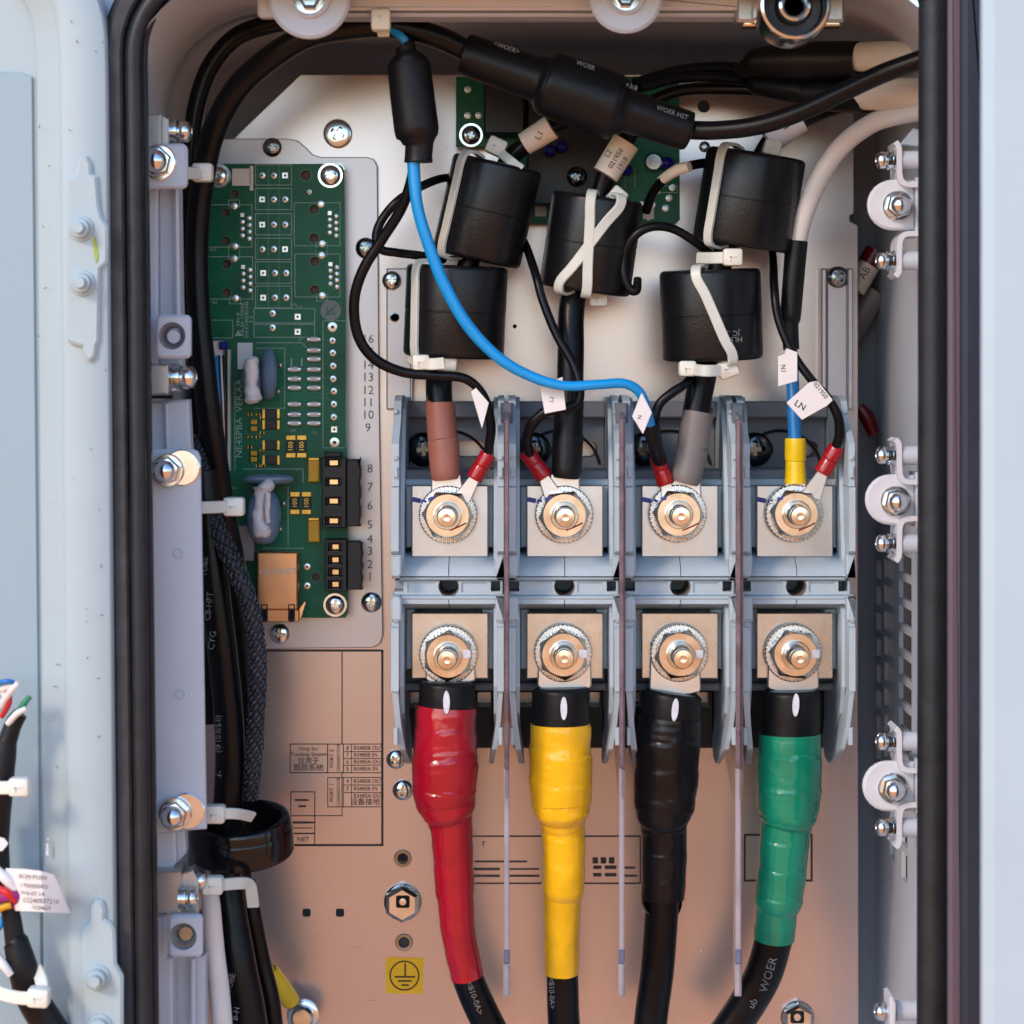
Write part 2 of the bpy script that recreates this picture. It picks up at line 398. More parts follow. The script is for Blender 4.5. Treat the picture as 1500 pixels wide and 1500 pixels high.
mb = MB(); mb.add([(XR+.014, .16, -.34), (XR+.014, -.15, -.34), (XR+.014, -.15, .13), (XR+.014, .16, .13)], [(0, 1, 2, 3)]); part(mb, 'vent_shade_sheet', 'hole_dark', cab)  # added dark sheet behind the slots, for their shade and against outside light
# rubber gasket round the opening: bulb and flat lip
def loop(xl0, xl1, xr0, xr1, yt, rl, rr_, d):
    """left line (xl0 at y=200 to xl1 at y=1300), right line, rounded top corners"""
    f = lambda y: xl0+(xl1-xl0)*(y-200)/1100; g = lambda y: xr0+(xr1-xr0)*(y-200)/1100
    o = [(f(y), y, d) for y in (1620, 1300, 1000, 700, 400, 250, 150)]
    yc = yt+rl; xc = f(yc)+rl
    o += [(xc-rl*math.cos(R(a)), yc-rl*math.sin(R(a)), d) for a in (0, 15, 30, 45, 60, 75, 90)]
    yc2 = yt+rr_; xc2 = g(yc2)-rr_
    o += [(xc2+rr_*math.sin(R(a)), yc2-rr_*math.cos(R(a)), d) for a in (0, 15, 30, 45, 60, 75, 90)]
    o += [(g(y), y, d) for y in (150, 250, 400, 700, 1000, 1300, 1620)]
    return o
lp = loop(197, 209, 1369, 1367, -48, 130, 60, 150)
mb = MB(); m2 = len(lp)//2
mb.tube([(x, y, d, 12.5 if i < m2-2 else 24) for i, (x, y, d) in enumerate(lp)], seg=16, res=3)
part(mb, 'gasket', 'rubber', cab, 'round black rubber seal along the cabinet edge')
lp2 = loop(170, 184, 1402, 1400, -75, 152, 70, 149)
mb = MB(); mb.strap([W(x, y, d) for x, y, d in lp2[:m2+2]], FR, 5.2, 3.5, 3); part(mb, 'gasket_lip', 'rubber_soft', cab)
lp3 = loop(184, 197, 1385, 1383, -62, 140, 66, 144)
mb = MB(); mb.strap([W(x, y, d) for x, y, d in lp3], FR, 15, 3.5, 3); part(mb, 'gasket_channel', 'rubber', cab)
M('frame_paint', (.42, .53, .58), .45, nscale=20, namt=.02); M('rim_mauve', (.12, .09, .115), .45, nscale=30, namt=.05); M('rim_dark', (.022, .028, .045), .45, nscale=30, namt=.1)
mb = MB(); mb.rbox(1390, -120, 1413, 1650, 158, 6, 4, 1.2); part(mb, 'rim_lip', 'rim_mauve', cab)
mb = MB(); mb.rbox(1411, -120, 1560, 1650, 165, 8, 4, 1.5); part(mb, 'outer_seal', 'rim_dark', cab)
mb = MB(); mb.rbox(1442, -200, 1720, 1700, 235, 7, 20, 3); part(mb, 'front_frame', 'frame_paint', cab, 'pale grey outer frame along the right edge')
# strip of flange behind the door corner
mb = MB(); mb.prism([(-60, -150), (300, -150), (300, -80), (178, 60), (150, 90), (-60, 90)], 138, 3, 1); part(mb, 'flange', 'paint', cab)
mb = MB(); mb.box(-60, 85, 170, 1650, 128, 3); part(mb, 'flange', 'paint', cab)

# ---------------------------------------------------------------- screws, nuts: shared meshes
def proto(fn):
    mb = fn(); return mb
def phillips_mesh(name, mat, flat=False):
    """pan head of radius 1 (mm), with a real cross recess; axis towards the viewer, base at origin"""
    mb = MB(); pr = [(1.0, 0), (1.0, .18), (.96, .32), (.86, .43), (.70, .51), (.48, .56), (.22, .58), (.02, .585)] if not flat else [(1., 0), (1., .30), (.93, .42), (.80, .46), (.4, .47), (.02, .47)]
    mb.lathe((0, 0, 0), FR, [(r/1000, h/1000) for r, h in pr], 28)
    me = bpy.data.meshes.new(name); me.from_pydata(mb.v, [], mb.f); o = bpy.data.objects.new('a', me); COL.objects.link(o)
    c = MB(); a, w = .62/1000, .17/1000; y0, y1 = -.12/1000, -.8/1000
    out = [(w, w), (a, w), (a, -w), (w, -w), (w, -a), (-w, -a), (-w, -w), (-a, -w), (-a, w), (-w, w), (-w, a), (w, a)]
    k = .62
    c.add([(x*k, y0, z*k) for x, z in out]+[(x, y1, z) for x, z in out], [tuple(range(12)), tuple(range(12, 24))[::-1]]+[(i, 12+i, 12+(i+1) % 12, (i+1) % 12) for i in range(12)])
    bm = bmesh.new(); cm = bpy.data.meshes.new('c'); cm.from_pydata(c.v, [], c.f); bm.from_mesh(cm); bmesh.ops.recalc_face_normals(bm, faces=bm.faces); bm.to_mesh(cm); bm.free()
    bm = bmesh.new(); bm.from_mesh(me); bmesh.ops.recalc_face_normals(bm, faces=bm.faces); bm.to_mesh(me); bm.free()
    o.scale = (1000,)*3; co = bpy.data.objects.new('c', cm); COL.objects.link(co); co.scale = (1000,)*3
    md = o.modifiers.new('b', 'BOOLEAN'); md.object = co; md.operation = 'DIFFERENCE'; md.solver = 'EXACT'; bpy.context.view_layer.update()
    nm = bpy.data.meshes.new_from_object(o.evaluated_get(bpy.context.evaluated_depsgraph_get())); nm.name = name
    bpy.data.objects.remove(o); bpy.data.objects.remove(co)
    nm.materials.clear(); nm.materials.append(MATS[mat]); nm.polygons.foreach_set('use_smooth', [True]*len(nm.polygons)); nm.set_sharp_from_angle(angle=R(40))
    return nm
SCREW = {'zinc': phillips_mesh('screw_a', 'zinc'), 'dark': phillips_mesh('screw_b', 'zinc_dark'), 'blue': phillips_mesh('screw_c', 'zinc_blue'), 'flat': phillips_mesh('screw_d', 'zinc_blue', True)}
SCREW['black'] = phillips_mesh('screw_e', 'screw_black') if 'screw_black' in MATS else None
M('screw_black', (.09, .10, .11), .16, metal=1, nscale=160, namt=.15); SCREW['black'] = phillips_mesh('screw_e', 'screw_black')
def screw(parent, x, y, d, r, kind='zinc', ang=None, name='screw', washer=0, wm='zinc'):
    o = bpy.data.objects.new(name, SCREW[kind]); COL.objects.link(o); o.parent = parent
    o.location = W(x, y, d+(.6 if washer else 0))-ORG[parent.name]; q = r*S(d)*1000; o.scale = (q, q, q)
    o.rotation_euler = (0, R(random.uniform(0, 90) if ang is None else ang), 0); ORG[o.name] = ORG[parent.name]
    if washer:
        mb = MB(); k = S(d); mb.lathe(W(x, y, d), FR, [(washer*k, 0), (washer*k, .0004), (washer*k*.96, .0007), (r*k*.8, .0007)], 32); part(mb, 'washer', wm, parent)
    return o
def side_screw(parent, x0, x1, y, d, r, sgn=1):
    """screw with washers whose axis runs sideways, from x0 to its head end x1"""
    k = S(d); L = abs(x1-x0)*k; A = (sgn, 0, 0); c = W(x0, y, d); r *= k
    mb = MB(); mb.lathe(c, A, [(r, 0), (r, L*.13), (r*.86, L*.14), (r*.86, L*.28), (r*.98, L*.29), (r*.98, L*.40), (r*.55, L*.42), (r*.55, L*.50)], 22); part(mb, 'washer', 'zinc_blue', parent)
    mb = MB(); mb.lathe(c, A, [(r*.80, L*.50), (r*.86, L*.56), (r*.86, L*.78), (r*.70, L*.92), (r*.35, L), (r*.30, L*.90), (.0001, L*.88)], 18); part(mb, 'screw', 'zinc', parent)
def dome_nut(parent, x, y, d, r, tiltx=0):
    k = S(d); r *= k; c = W(x, y, d)
    mb = MB(); mb.lathe(c, FR, [(r*1.18, 0), (r*1.18, .0008), (r*1.10, .0012), (r*.6, .0012)], 28); part(mb, 'washer', 'zinc', parent)
    mb = MB(); mb.lathe(c, FR, [(r, .0012), (r, .0045), (r*.88, .0055), (r*.7, .0056)], 6, phase=.3); n_ = part(mb, 'dome_nut', 'zinc', parent, ang=25)
    mb = MB(); mb.lathe(c, FR, [(r*.74, .0054)]+[(r*.74*math.cos(R(a)), .0062+r*.70*math.sin(R(a))) for a in (0, 15, 30, 45, 60, 75, 86)], 24); part(mb, 'dome', 'zinc', n_)

# ---------------------------------------------------------------- open door on the left
prof = [(-90, 128), (-90, 142), (46, 142), (50, 144.5), (54, 147), (84, 149), (90, 152), (95, 154), (100, 154.5), (157, 155), (160, 154), (161, 150), (161, 132)]
mb = MB(); dz0, dz1 = W(0, -60, 150).z, W(0, 1600, 150).z
ys = [(1600, 0), (900, 0), (120, 0), (60, 1), (30, 4), (10, 9), (-10, 16), (-40, 34), (-60, 52)]
vv = []; ff = []; m_ = len(prof)
for y, ins in ys:
    sh = 10*(y-200)/1100
    for i, (x, d) in enumerate(prof): vv.append(W(x+sh-(ins if i > 5 else ins*1.4 if i > 2 else 0), y, 150)*1.0); vv[-1].y = -d/1000.
for k in range(len(ys)-1):
    for i in range(m_-1): ff.append((k*m_+i, k*m_+i+1, (k+1)*m_+i+1, (k+1)*m_+i))
mb.add(vv, ff); door = part(mb, 'door', 'door_paint', cab, 'open blue-grey door along the left edge with folded ridges', ang=60)
mb = MB(); mb.prism([(-80, 102), (30, 106), (47, 112), (62, 1600), (-80, 1600)], 143.2, .8, .3); part(mb, 'liner_sheet', 'liner', door, 'blue-grey liner sheet on the inner face of the door')
M('scuff', (.10, .13, .15), .6, namt=.3)
def hinge(out, bolts, lab):
    h = MB(); h.prism(out, 157.2, 2.6, .9); ho = part(h, 'hinge_plate', 'door_paint', door)
    for x, y in bolts:
        k = S(158); c = W(x, y, 157.2)
        b = MB(); b.lathe(c, FR, [(19*k, 0), (19*k, .0006), (17.5*k, .001), (12*k, .001)], 26); part(b, 'washer', 'door_paint', door)
        b = MB(); b.lathe(c, FR, [(14.5*k, .001), (14.5*k, .0032), (13*k, .004), (8.5*k, .004), (8.5*k, .0062), (7.5*k, .0068), (.0001, .0068)], 6 if False else 24); part(b, 'bolt', 'door_paint', door)
hinge([(112, 238), (117, 228), (127, 228), (133, 238), (134, 254), (142, 258), (145, 300), (149, 318), (158, 330), (158, 384), (147, 394), (145, 500), (142, 505), (140, 522), (132, 530), (124, 526), (120, 508), (100, 502), (97, 495), (97, 262), (110, 256)], [(119, 335), (121, 415)], 'u')
hinge([(133, 1328), (140, 1318), (150, 1320), (154, 1332), (153, 1346), (163, 1352), (168, 1362), (170, 1412), (180, 1430), (180, 1590), (122, 1590), (120, 1362), (131, 1352)], [(143, 1432), (146, 1504)], 'l')
mb = MB(); mb.prism([(136, 352), (139, 345), (142, 356), (144, 378), (141, 386), (138, 372)], 157.5, .2); part(mb, 'paint_smear', 'stain_green', door, 'small green paint smear on the hinge plate')
mb = MB(); mb.prism([(68, 1234), (71, 1236), (71, 1254), (67, 1252)], 150.2, .2); mb.prism([(69, 1228), (71, 1227), (71, 1231), (69, 1231)], 150.2, .2); part(mb, 'chipped_spot', 'marker_white', door)

rs = random.Random(11); mb = MB()
for i in range(26):
    x, y = rs.choice(((rs.uniform(104, 155), rs.uniform(540, 1300)), (rs.uniform(100, 150), rs.uniform(20, 220)), (rs.uniform(58, 84), rs.uniform(60, 1500)))); a = rs.uniform(0, 6.28); L = rs.uniform(1, 6)
    line(mb, x, y, x+L*math.cos(a), y+L*math.sin(a), 155.3 if x > 98 else 149.6, rs.uniform(.5, 1.3), .2)
part(mb, 'scuff_marks', 'scuff', door, 'small dark scuffs and scratches on the door paint', kind='stuff')
# ---------------------------------------------------------------- brackets down the left side
g = 'brackets down the left wall'
b1 = thing('wall_bracket', 'upper left bracket with dome nut and square clamp block, under the curved corner', 'bracket', (235, 275, 110), g)
mb = MB(); mb.rbox(204, 210, 274, 276, 124, 3.2, [3, 9, 9, 3], .8); part(mb, 'plate', 'paint', b1); dome_nut(b1, 231, 238, 124, 23)
mb = MB(); mb.box(207, 167, 236, 213, 118, 16, .5); mb.prism([(236, 167), (247, 174), (247, 215), (236, 213)], 117, 14, .4); part(mb, 'clamp_block', 'aluminium', b1); side_screw(b1, 246, 281, 193, 112, 19)
b2 = thing('wall_rail', 'pale folded rail running between the two upper left clamp blocks', 'rail', (235, 580, 100), g)
mb = MB(); mb.prism([(203, 270), (231, 270), (231, 536), (207, 536)], 112, 14, .8); part(mb, 'face', 'paint', b2)
mb = MB(); mb.prism([(231.5, 270), (262, 270), (266, 536), (232, 536)], 108, 10, .8); mb.prism([(254, 272), (261, 272), (264, 466), (256, 466)], 112, 6, .8); part(mb, 'fold', 'paint', b2)
mb = MB(); mb.prism([(204, 456), (229, 460), (229, 534), (207, 534)], 114.5, 2, .6); part(mb, 'end_plate', 'paint', b2)
def hole_tab(x0, y0, x1, y1, cx, cy, r, lab, filled):
    t = thing('hole_tab', lab, 'bracket', (cx, y1, 110), g)
    mb = MB(); mb.rbox(x0, y0, x1, y1, 124, 4, 8, .9); p = part(mb, 'plate', 'paint', t)
    c = MB(); cyl_cut(c, cx, cy, 124, r, seg=28); boolean(p, c)
    k = S(122); mb = MB(); mb.lathe(W(cx, cy, 124)-FR*.006, FR, [(r*k*1.02, .0), (r*k*1.02, .0035), (r*k*.93, .004), (r*k*.62, .0022), (r*k*.60, -.002)], 28, caps=False); part(mb, 'bushing', 'aluminium', t)
    if filled:
        mb = MB(); mb.lathe(W(cx+1, cy+1, 124)-FR*.008, FR, [(r*k*.52, 0), (r*k*.52, .005), (r*k*.46, .0056), (.0001, .0057)], 22); part(mb, 'pin', 'paint', t)
    else:
        mb = MB(); mb.lathe(W(cx+1, cy+1, 124)-FR*.010, FR, [(r*k*.57, 0), (r*k*.57, .004), (r*k*.5, .0044), (.0001, .0044)], 22); part(mb, 'pin', 'zinc_dark', t)
hole_tab(228, 461, 279, 525, 252, 492, 20, 'square tab with a light pin in its round hole, halfway up the left rail', True)
b3 = thing('clamp_block', 'aluminium clamp block with side screw below the tab with the light pin', 'clamp', (235, 580, 100), 'clamp blocks on the left wall')
mb = MB(); mb.box(208, 534, 246, 578, 119, 16, .6); mb.box(246.5, 536, 262, 574, 114, 10, .5); part(mb, 'block', 'aluminium', b3); side_screw(b3, 248, 288, 553, 113, 20)
mb = MB(); mb.box(212, 579, 250, 584, 112, 6); part(mb, 'slot', 'hole_dark', b3)
b4 = thing('rail_piece', 'short pale rail piece between the clamp block and the long plate', 'rail', (240, 660, 100), g)
mb = MB(); mb.prism([(211, 588), (276, 585), (280, 668), (213, 668)], 106, 8, .8); mb.prism([(240, 590), (246, 590), (248, 660), (242, 660)], 109, 4, .6); part(mb, 'face', 'paint', b4)
mb = MB(); mb.box(211, 644, 222, 654, 110, 5, .5); part(mb, 'pin', 'zinc', b4)
b5 = thing('long_plate', 'long lavender painted plate with a dome nut at each end, left of the cables', 'bracket', (260, 1215, 110), g)
mb = MB(); mb.prism([(211, 658), (282, 658), (289, 661), (293, 670), (302, 1215), (223, 1220)], 122, 3, .7); part(mb, 'plate', 'paint', b5)
for x, y, ox in ((245, 689, 22), (256, 1192, 18)):
    mb = MB(); k = S(122); mb.lathe(W(x+ox, y-4, 122), FR, [(27*k, 0), (27*k, .0005), (25*k, .0009), (.001, .0009)], 30); part(mb, 'disc', 'zinc', b5); dome_nut(b5, x, y, 123.2, 21)
for x, y in ((262, 810), (265, 1017)):
    mb = MB(); k = S(122); mb.lathe(W(x, y, 121.9), FR, [(9*k, 0), (8.5*k, .0004), (6*k, .0006), (4.5*k, -.0002), (.0002, -.0003)], 20); part(mb, 'dimple', 'paint', b5)
b6 = thing('channel_piece', 'short folded channel under the long plate beside the black ring', 'rail', (250, 1275, 100), g)
mb = MB(); mb.prism([(224, 1216), (256, 1216), (258, 1264), (252, 1272), (226, 1274)], 112, 10, .8); mb.prism([(257, 1216), (270, 1216), (272, 1250), (259, 1264)], 108, 8, .6); part(mb, 'face', 'paint', b6)
b7 = thing('clamp_block', 'lower left aluminium clamp block with two side screws', 'clamp', (245, 1338, 100), 'clamp blocks on the left wall')
mb = MB(); mb.box(224, 1276, 264, 1338, 118, 16, .6); mb.prism([(264.5, 1280), (282, 1274), (290, 1290), (290, 1338), (264.5, 1338)], 112, 10, .5); part(mb, 'block', 'aluminium', b7)
side_screw(b7, 262, 290, 1316, 118, 16); side_screw(b7, 274, 304, 1290, 108, 15)
hole_tab(246, 1341, 296, 1403, 268, 1372, 20, 'square tab with an empty round hole, lowest on the left wall', False)
b8 = thing('wall_rail', 'pale folded rail at the bottom left beside the white cable', 'rail', (260, 1510, 90), g)
mb = MB(); mb.prism([(225, 1340), (244, 1340), (244, 1402), (252, 1404), (254, 1600), (228, 1600)], 112, 10, .8); part(mb, 'face', 'paint', b8)
mb = MB(); mb.box(254.5, 1400, 300, 1600, 100, 8, .8); mb.box(278, 1404, 286, 1600, 105, 4, .7); part(mb, 'fold', 'paint', b8)

# ---------------------------------------------------------------- brackets down the right side
def right_bracket(cx, cy, ya, yb, word):
    t = thing('nut_bracket', 'rounded bracket with dome nut on the right wall, %s' % word, 'bracket', (cx, cy+40, 100), 'brackets down the right wall')
    o = [(1344, cy-34)]+circ(cx-3, cy, 37, 14, 270, 90)[::1] if False else None
    out = [(1341, cy-36)]+[(cx-3+37*math.cos(R(a)), cy+37*math.sin(R(a))) for a in range(270, 89, -15)]+[(1341, cy+36)]
    mb = MB(); mb.prism(out, 104, 2.4, .8); part(mb, 'plate', 'paint_pale', t)
    mb = MB(); mb.box(1341.3, cy-40, 1350, cy+40, 106, 16, .6); part(mb, 'web', 'paint', t)
    dome_nut(t, cx+4, cy+2, 104, 19)
    for yy, s_ in ((ya, 1), (yb, -1)):
        P = [W(1342, yy+38*s_, 100), W(1322, yy+37*s_, 100), W(1314, yy+28*s_, 100), W(1312.5, yy+8*s_, 100), W(1312, yy-16*s_, 100), W(1307, yy-24*s_, 100)]
        nn = [Vector((0, 0, 1))*s_, Vector((-.3, 0, 1)).normalized()*s_ if False else Vector((.3, 0, .9)), Vector((1, 0, .3)), Vector((1, 0, 0)), Vector((1, 0, 0)), Vector((1, 0, -.3))]
        mb = MB()
        PP, _ = spline(P, [0]*len(P), 5); n_ = len(PP); vs_ = []; fs_ = []
        for i in range(n_):
            T = (PP[min(i+1, n_-1)]-PP[max(i-1, 0)]).normalized(); B = Vector((0, 1, 0)); Nn = T.cross(B).normalized()
            for a, b in ((-.008, .0009), (.008, .0009), (.008, -.0009), (-.008, -.0009)): vs_.append(PP[i]+B*a+Nn*b)
        for i in range(n_-1):
            for q in range(4): fs_.append((i*4+q, i*4+(q+1) % 4, (i+1)*4+(q+1) % 4, (i+1)*4+q))
        fs_ += [(3, 2, 1, 0), tuple((n_-1)*4+q for q in range(4))]
        mb.add(vs_, fs_); part(mb, 'clip', 'paint_pale', t)
        k = S(104); mb = MB(); mb.lathe(W(1314, yy, 104), (1, 0, 0), [(14*k, 0), (14*k, .0125)], 24); part(mb, 'spacer', 'paint', t)
        side_screw(t, 1311, 1283, yy, 104, 15, -1)
    return t
M('paint_pale', (.60, .62, .66), .36, nscale=25, namt=.03, bump=.08, bscale=1500)
rb = right_bracket(1311, 300, 235, 382, 'uppermost of the three')
mb = MB(); mb.prism([(1318, 212), (1338, 188), (1348, 190), (1348, 216)], 92, 4, .5); part(mb, 'gusset', 'paint', rb)
right_bracket(1308, 732, 667, 796, 'level with the upper row of terminals')
right_bracket(1304, 1152, 1086, 1212, 'lowest of the three')
t = thing('standoff_screw', 'single standoff with screw and clip at the bottom right corner', 'screw', (1315, 1500, 100))
k = S(104); mb = MB(); mb.lathe(W(1312, 1480, 104), (1, 0, 0), [(15*k, 0), (15*k, .0125)], 24); part(mb, 'spacer', 'paint', t); side_screw(t, 1308, 1281, 1482, 104, 15, -1)
mb = MB(); mb.prism([(1303, 1462), (1308, 1460), (1313, 1470), (1311, 1540), (1306, 1540)], 112, 14, .4); part(mb, 'clip', 'paint_pale', t)

# ---------------------------------------------------------------- rail and tabs along the top
tr = thing('top_rail', 'pale horizontal rail along the top edge of the cabinet', 'rail', (740, 20, 110))
mb = MB(); mb.rbox(402, -60, 1084, 14, 118, 4, 3, 1); part(mb, 'face', 'paint_pale', tr); mb = MB(); mb.box(402, 14.5, 1084, 24, 112, 14, 1); part(mb, 'lower_fold', 'paint_inner', tr)
mb = MB(); mb.rbox(377, -60, 410, 25, 121, 6, 6, 1); part(mb, 'end_cap', 'paint_pale', tr)
def utab(cx, yb, r, lab):
    t = thing('hanging_tab', lab, 'bracket', (cx, yb, 115), 'tabs hanging from the top rail')
    out = [(cx-r*1.25, -70), (cx-r*.99, yb-r)]+[(cx-r*math.cos(R(a)), yb-r+r*math.sin(R(a))) for a in range(10, 171, 10)]+[(cx+r*.99, yb-r), (cx+r*1.25, -70)]
    mb = MB(); mb.prism(out, 130, 3.5, 1); p = part(mb, 'plate', 'paint', t)
    cy = yb-r; k = S(130); c = MB(); cyl_cut(c, cx, cy, 130, r*.5, seg=30); boolean(p, c)
    mb = MB(); mb.lathe(W(cx, cy, 130)-FR*.002, FR, [(r*.50*k, -.001), (r*.52*k, .003), (r*.49*k, .0036), (r*.40*k, .0026), (r*.40*k, -.003)], 30, caps=False); part(mb, 'ring', 'paint_pale', t)
    mb = MB(); mb.lathe(W(cx, cy, 130)-FR*.008, FR, [(r*.40*k, 0), (r*.40*k, .003), (.0001, .003)], 24); part(mb, 'washer', 'zinc', t)
    mb = MB(); mb.lathe(W(cx, cy, 130)-FR*.007, FR, [(r*.28*k, 0), (r*.28*k, .005), (r*.2*k, .006), (.0001, .006)], 6); part(mb, 'bolt', 'zinc_blue', t)
utab(453, 56, 60, 'rounded tab with white ringed hole, left of the two hanging from the top rail')
utab(917, 48, 54, 'rounded tab with white ringed hole, above the black heat-shrink joint')
bu = thing('bushing', 'round metal bushing with dark rubber centre at the top right', 'bushing', (1160, 60, 110))
mb = MB(); mb.rbox(1078, -60, 1238, 32, 118, 12, 4, 1); part(mb, 'bracket', 'aluminium', bu)
k = S(132); c = W(1161, 12, 133)
mb = MB(); mb.lathe(c, FR, [(53*k, -.012), (53*k, .006), (50*k, .008), (46*k, .0085), (43*k, .006), (43*k, -.004)], 40, caps=False); part(mb, 'outer_ring', 'zinc', bu)
mb = MB(); mb.lathe(c, FR, [(43*k, -.003), (41*k, .001), (28*k, .002), (24*k, .004), (22*k, .004)], 36, caps=False); part(mb, 'rubber_insert', 'rubber', bu)
mb = MB(); mb.lathe(c, FR, [(25*k, .003), (23*k, .007), (19*k, .0075), (14*k, .006), (14*k, -.01)], 30, caps=False); part(mb, 'sleeve', 'zinc_blue', bu)
mb = MB(); mb.lathe(c, FR, [(14*k, -.006), (.0001, -.006)], 20); part(mb, 'bore', 'hole_dark', bu)
for x in (1100, 1220):
    mb = MB(); mb.box(x-12, 24, x+12, 38, 116, 8, .6); part(mb, 'foot', 'brass', bu)

# ---------------------------------------------------------------- mounting panel
M('panel_scratch', (.50, .43, .41), .45, metal=.5, namt=.2)
pan = thing('mounting_panel', 'brushed metal mounting panel at the back carrying boards, terminals and printed wiring diagrams', 'panel', (780, 1500, 0))
mb = MB(); mb.prism([(440, 109), (1251, 109), (1251, 312), (1245, 316), (1245, 324), (1257, 330), (1258, 1620), (300, 1620), (300, 243)], 0, 2.5, .3)
plate = part(mb, 'plate', 'panel', pan)
cut = MB()
for x, y, r in ((578, 465, 6.5), (754, 478, 3), (1031, 156, 9), (590, 1257, 6)): cyl_cut(cut, x, y, 0, r)
for x, y in ((449, 1337), (498, 1337)): 
    c2 = MB(); c2.prism(rr(x-6, y-6, x+6, y+6, 3), 10, 20, ref=0); cut.add(c2.v, c2.f)
boolean(plate, cut)
for x, y, r, kd in ((495, 196, 21, 'flat'), (536, 363, 15, 'dark'), (574, 411, 14, 'blue'), (590, 1157, 15, 'blue'), (580, 1112, 14, 'blue'), (1032, 215, 8, 'dark')): screw(pan, x, y, 3.4 if y in (363,) else .1, r, kd)
k = S(0)
def hexbolt(x, y, r, d0=0, sq=True, par=pan):
    c = W(x, y, d0); mb = MB(); mb.lathe(c, FR, [(r*1.02*k, .0), (r*1.02*k, .0008), (r*.94*k, .0012), (r*.5*k, .0012)], 30); w_ = part(mb, 'washer', 'zinc_dark', par)
    mb = MB(); mb.lathe(c, FR, [(r*k, .0012), (r*k, .0050), (r*.80*k, .0064), (r*.3*k, .0064)], 6, phase=R(30)); b_ = part(mb, 'hex_bolt', 'zinc', par, ang=20)
    if sq:
        mb = MB(); mb.rbox(x-10, y-9, x+10, y+9, d0+6.7, .4, 3); part(mb, 'socket', 'hole_dark', b_)
        mb = MB(); mb.lathe(W(x, y, d0+6.8), FR, [(6*k, 0), (5*k, .0004), (.0001, .0005)], 16); part(mb, 'pin', 'zinc', b_)
hexbolt(590, 1321, 27)
for x, y in ((590, 1257), (592, 1380)):
    mb = MB(); mb.lathe(W(x, y, 0), FR, [(13*k, 0), (13*k, .0005), (12*k, .0009), (8*k, .0009), (6.2*k, .0002), (6*k, -.004)], 26, caps=False); part(mb, 'rivet_nut', 'rivet' if 'rivet' in MATS else 'zinc_dark', pan)
mb = MB(); mb.lathe(W(592, 1380, -.1), FR, [(9*k, 0), (.0001, .0003)], 20); part(mb, 'plug', 'rubber_soft', pan)
hexbolt(1168, 1490, 24); 
# strips either side of the terminals
mb = MB(); mb.box(566, 393, 604, 600, 5, 4.6, .5); mb.box(600.5, 395, 605, 600, 7, 6, .4); part(mb, 'mounting_strip', 'sub_plate', pan)
for x0, x1, dd in ((1203, 1211, 8), (1211.5, 1241, 6), (1241.5, 1250, 9)):
    mb = MB(); mb.box(x0, 393, x1, 600, dd, dd-.4, .5); part(mb, 'mounting_strip', 'sub_plate', pan)
screw(pan, 574, 411, 5.1, 14, 'blue'); screw(pan, 1227, 406, 6.2, 16, 'dark')
mb = MB(); mb.lathe(W(578, 465, 5), FR, [(7*k, 0), (7*k, .0002), (5.5*k, .0003), (5*k, -.001), (.0001, -.001)], 18); part(mb, 'hole_rim', 'zinc_dark', pan)
rs = random.Random(21); mb = MB()
for i in range(60):
    x, y = rs.uniform(570, 1240), rs.uniform(330, 1490) if rs.random() < .7 else rs.uniform(120, 330)
    if rs.random() < .35: x, y = rs.uniform(390, 600), rs.uniform(960, 1490)
    a = rs.gauss(.3, .5) if rs.random() < .5 else rs.uniform(0, 3.14); L = rs.choice((1.2, 1.6, 4, 9, 18))
    line(mb, x, y, x+L*math.cos(a), y+L*math.sin(a), .06, rs.uniform(.4, .8) if L > 3 else 1.3, .06)
part(mb, 'scratches', 'panel_scratch', pan, 'fine scratches and dust specks on the metal', kind='stuff')
# printed wiring diagram
pr = MB(); d0 = .25
line(pr, 385, 953, 561, 953, d0, 3); line(pr, 560, 953, 560, 1239, d0, 3.2); line(pr, 425, 1238, 561, 1238, d0, 3); line(pr, 501, 955, 501, 1090, d0, 1.6)
line(pr, 380, 1010, 386, 1010, d0, 1.4); line(pr, 386, 1010, 386, 1098, d0, 1.4); line(pr, 380, 1098, 387, 1098, d0, 1.4)
frame(pr, 425, 1090, 480, 1132, d0, 1.3); frame(pr, 480, 1090, 503, 1132, d0, 1.1); frame(pr, 503, 1090, 559, 1132, d0, 1.1)
for y in (1101, 1111, 1121): line(pr, 503, y, 559, y, d0, 1)
line(pr, 515, 1090, 515, 1132, d0, 1)
frame(pr, 480, 1139, 559, 1182, d0, 1.1); line(pr, 503, 1139, 503, 1182, d0, 1); line(pr, 515, 1139, 515, 1182, d0, 1)
for y in (1150, 1161): line(pr, 503, y, 559, y, d0, 1)
line(pr, 501, 1132, 501, 1195, d0, 1.2); line(pr, 426, 1195, 502, 1195, d0, 1.2)
frame(pr, 426, 1160, 461, 1238, d0, 1.3); line(pr, 426, 1205, 461, 1205, d0, 2.4); line(pr, 426, 1221, 461, 1221, d0, 2)
for a in ((432, 1172, 452, 1172, 2.6), (437, 1181, 448, 1181, 2.6), (430, 1213, 458, 1213, 1.2)): line(pr, *a[:4], d0, a[4])
line(pr, 430, 1205, 452, 1205, d0+.1, 3)
part(pr, 'printed_diagram', 'ink_soft', pan, 'printed wiring diagram of lines and small text boxes')
for s_, x, y, h in (('Only for', 452, 1097, 6), ('Tracking System', 452, 1105, 6), ('仅用于', 452, 1115, 7.5), ('跟踪系统', 452, 1125, 8)): text(s_, x, y, d0+.05, h, 'ink', pan)
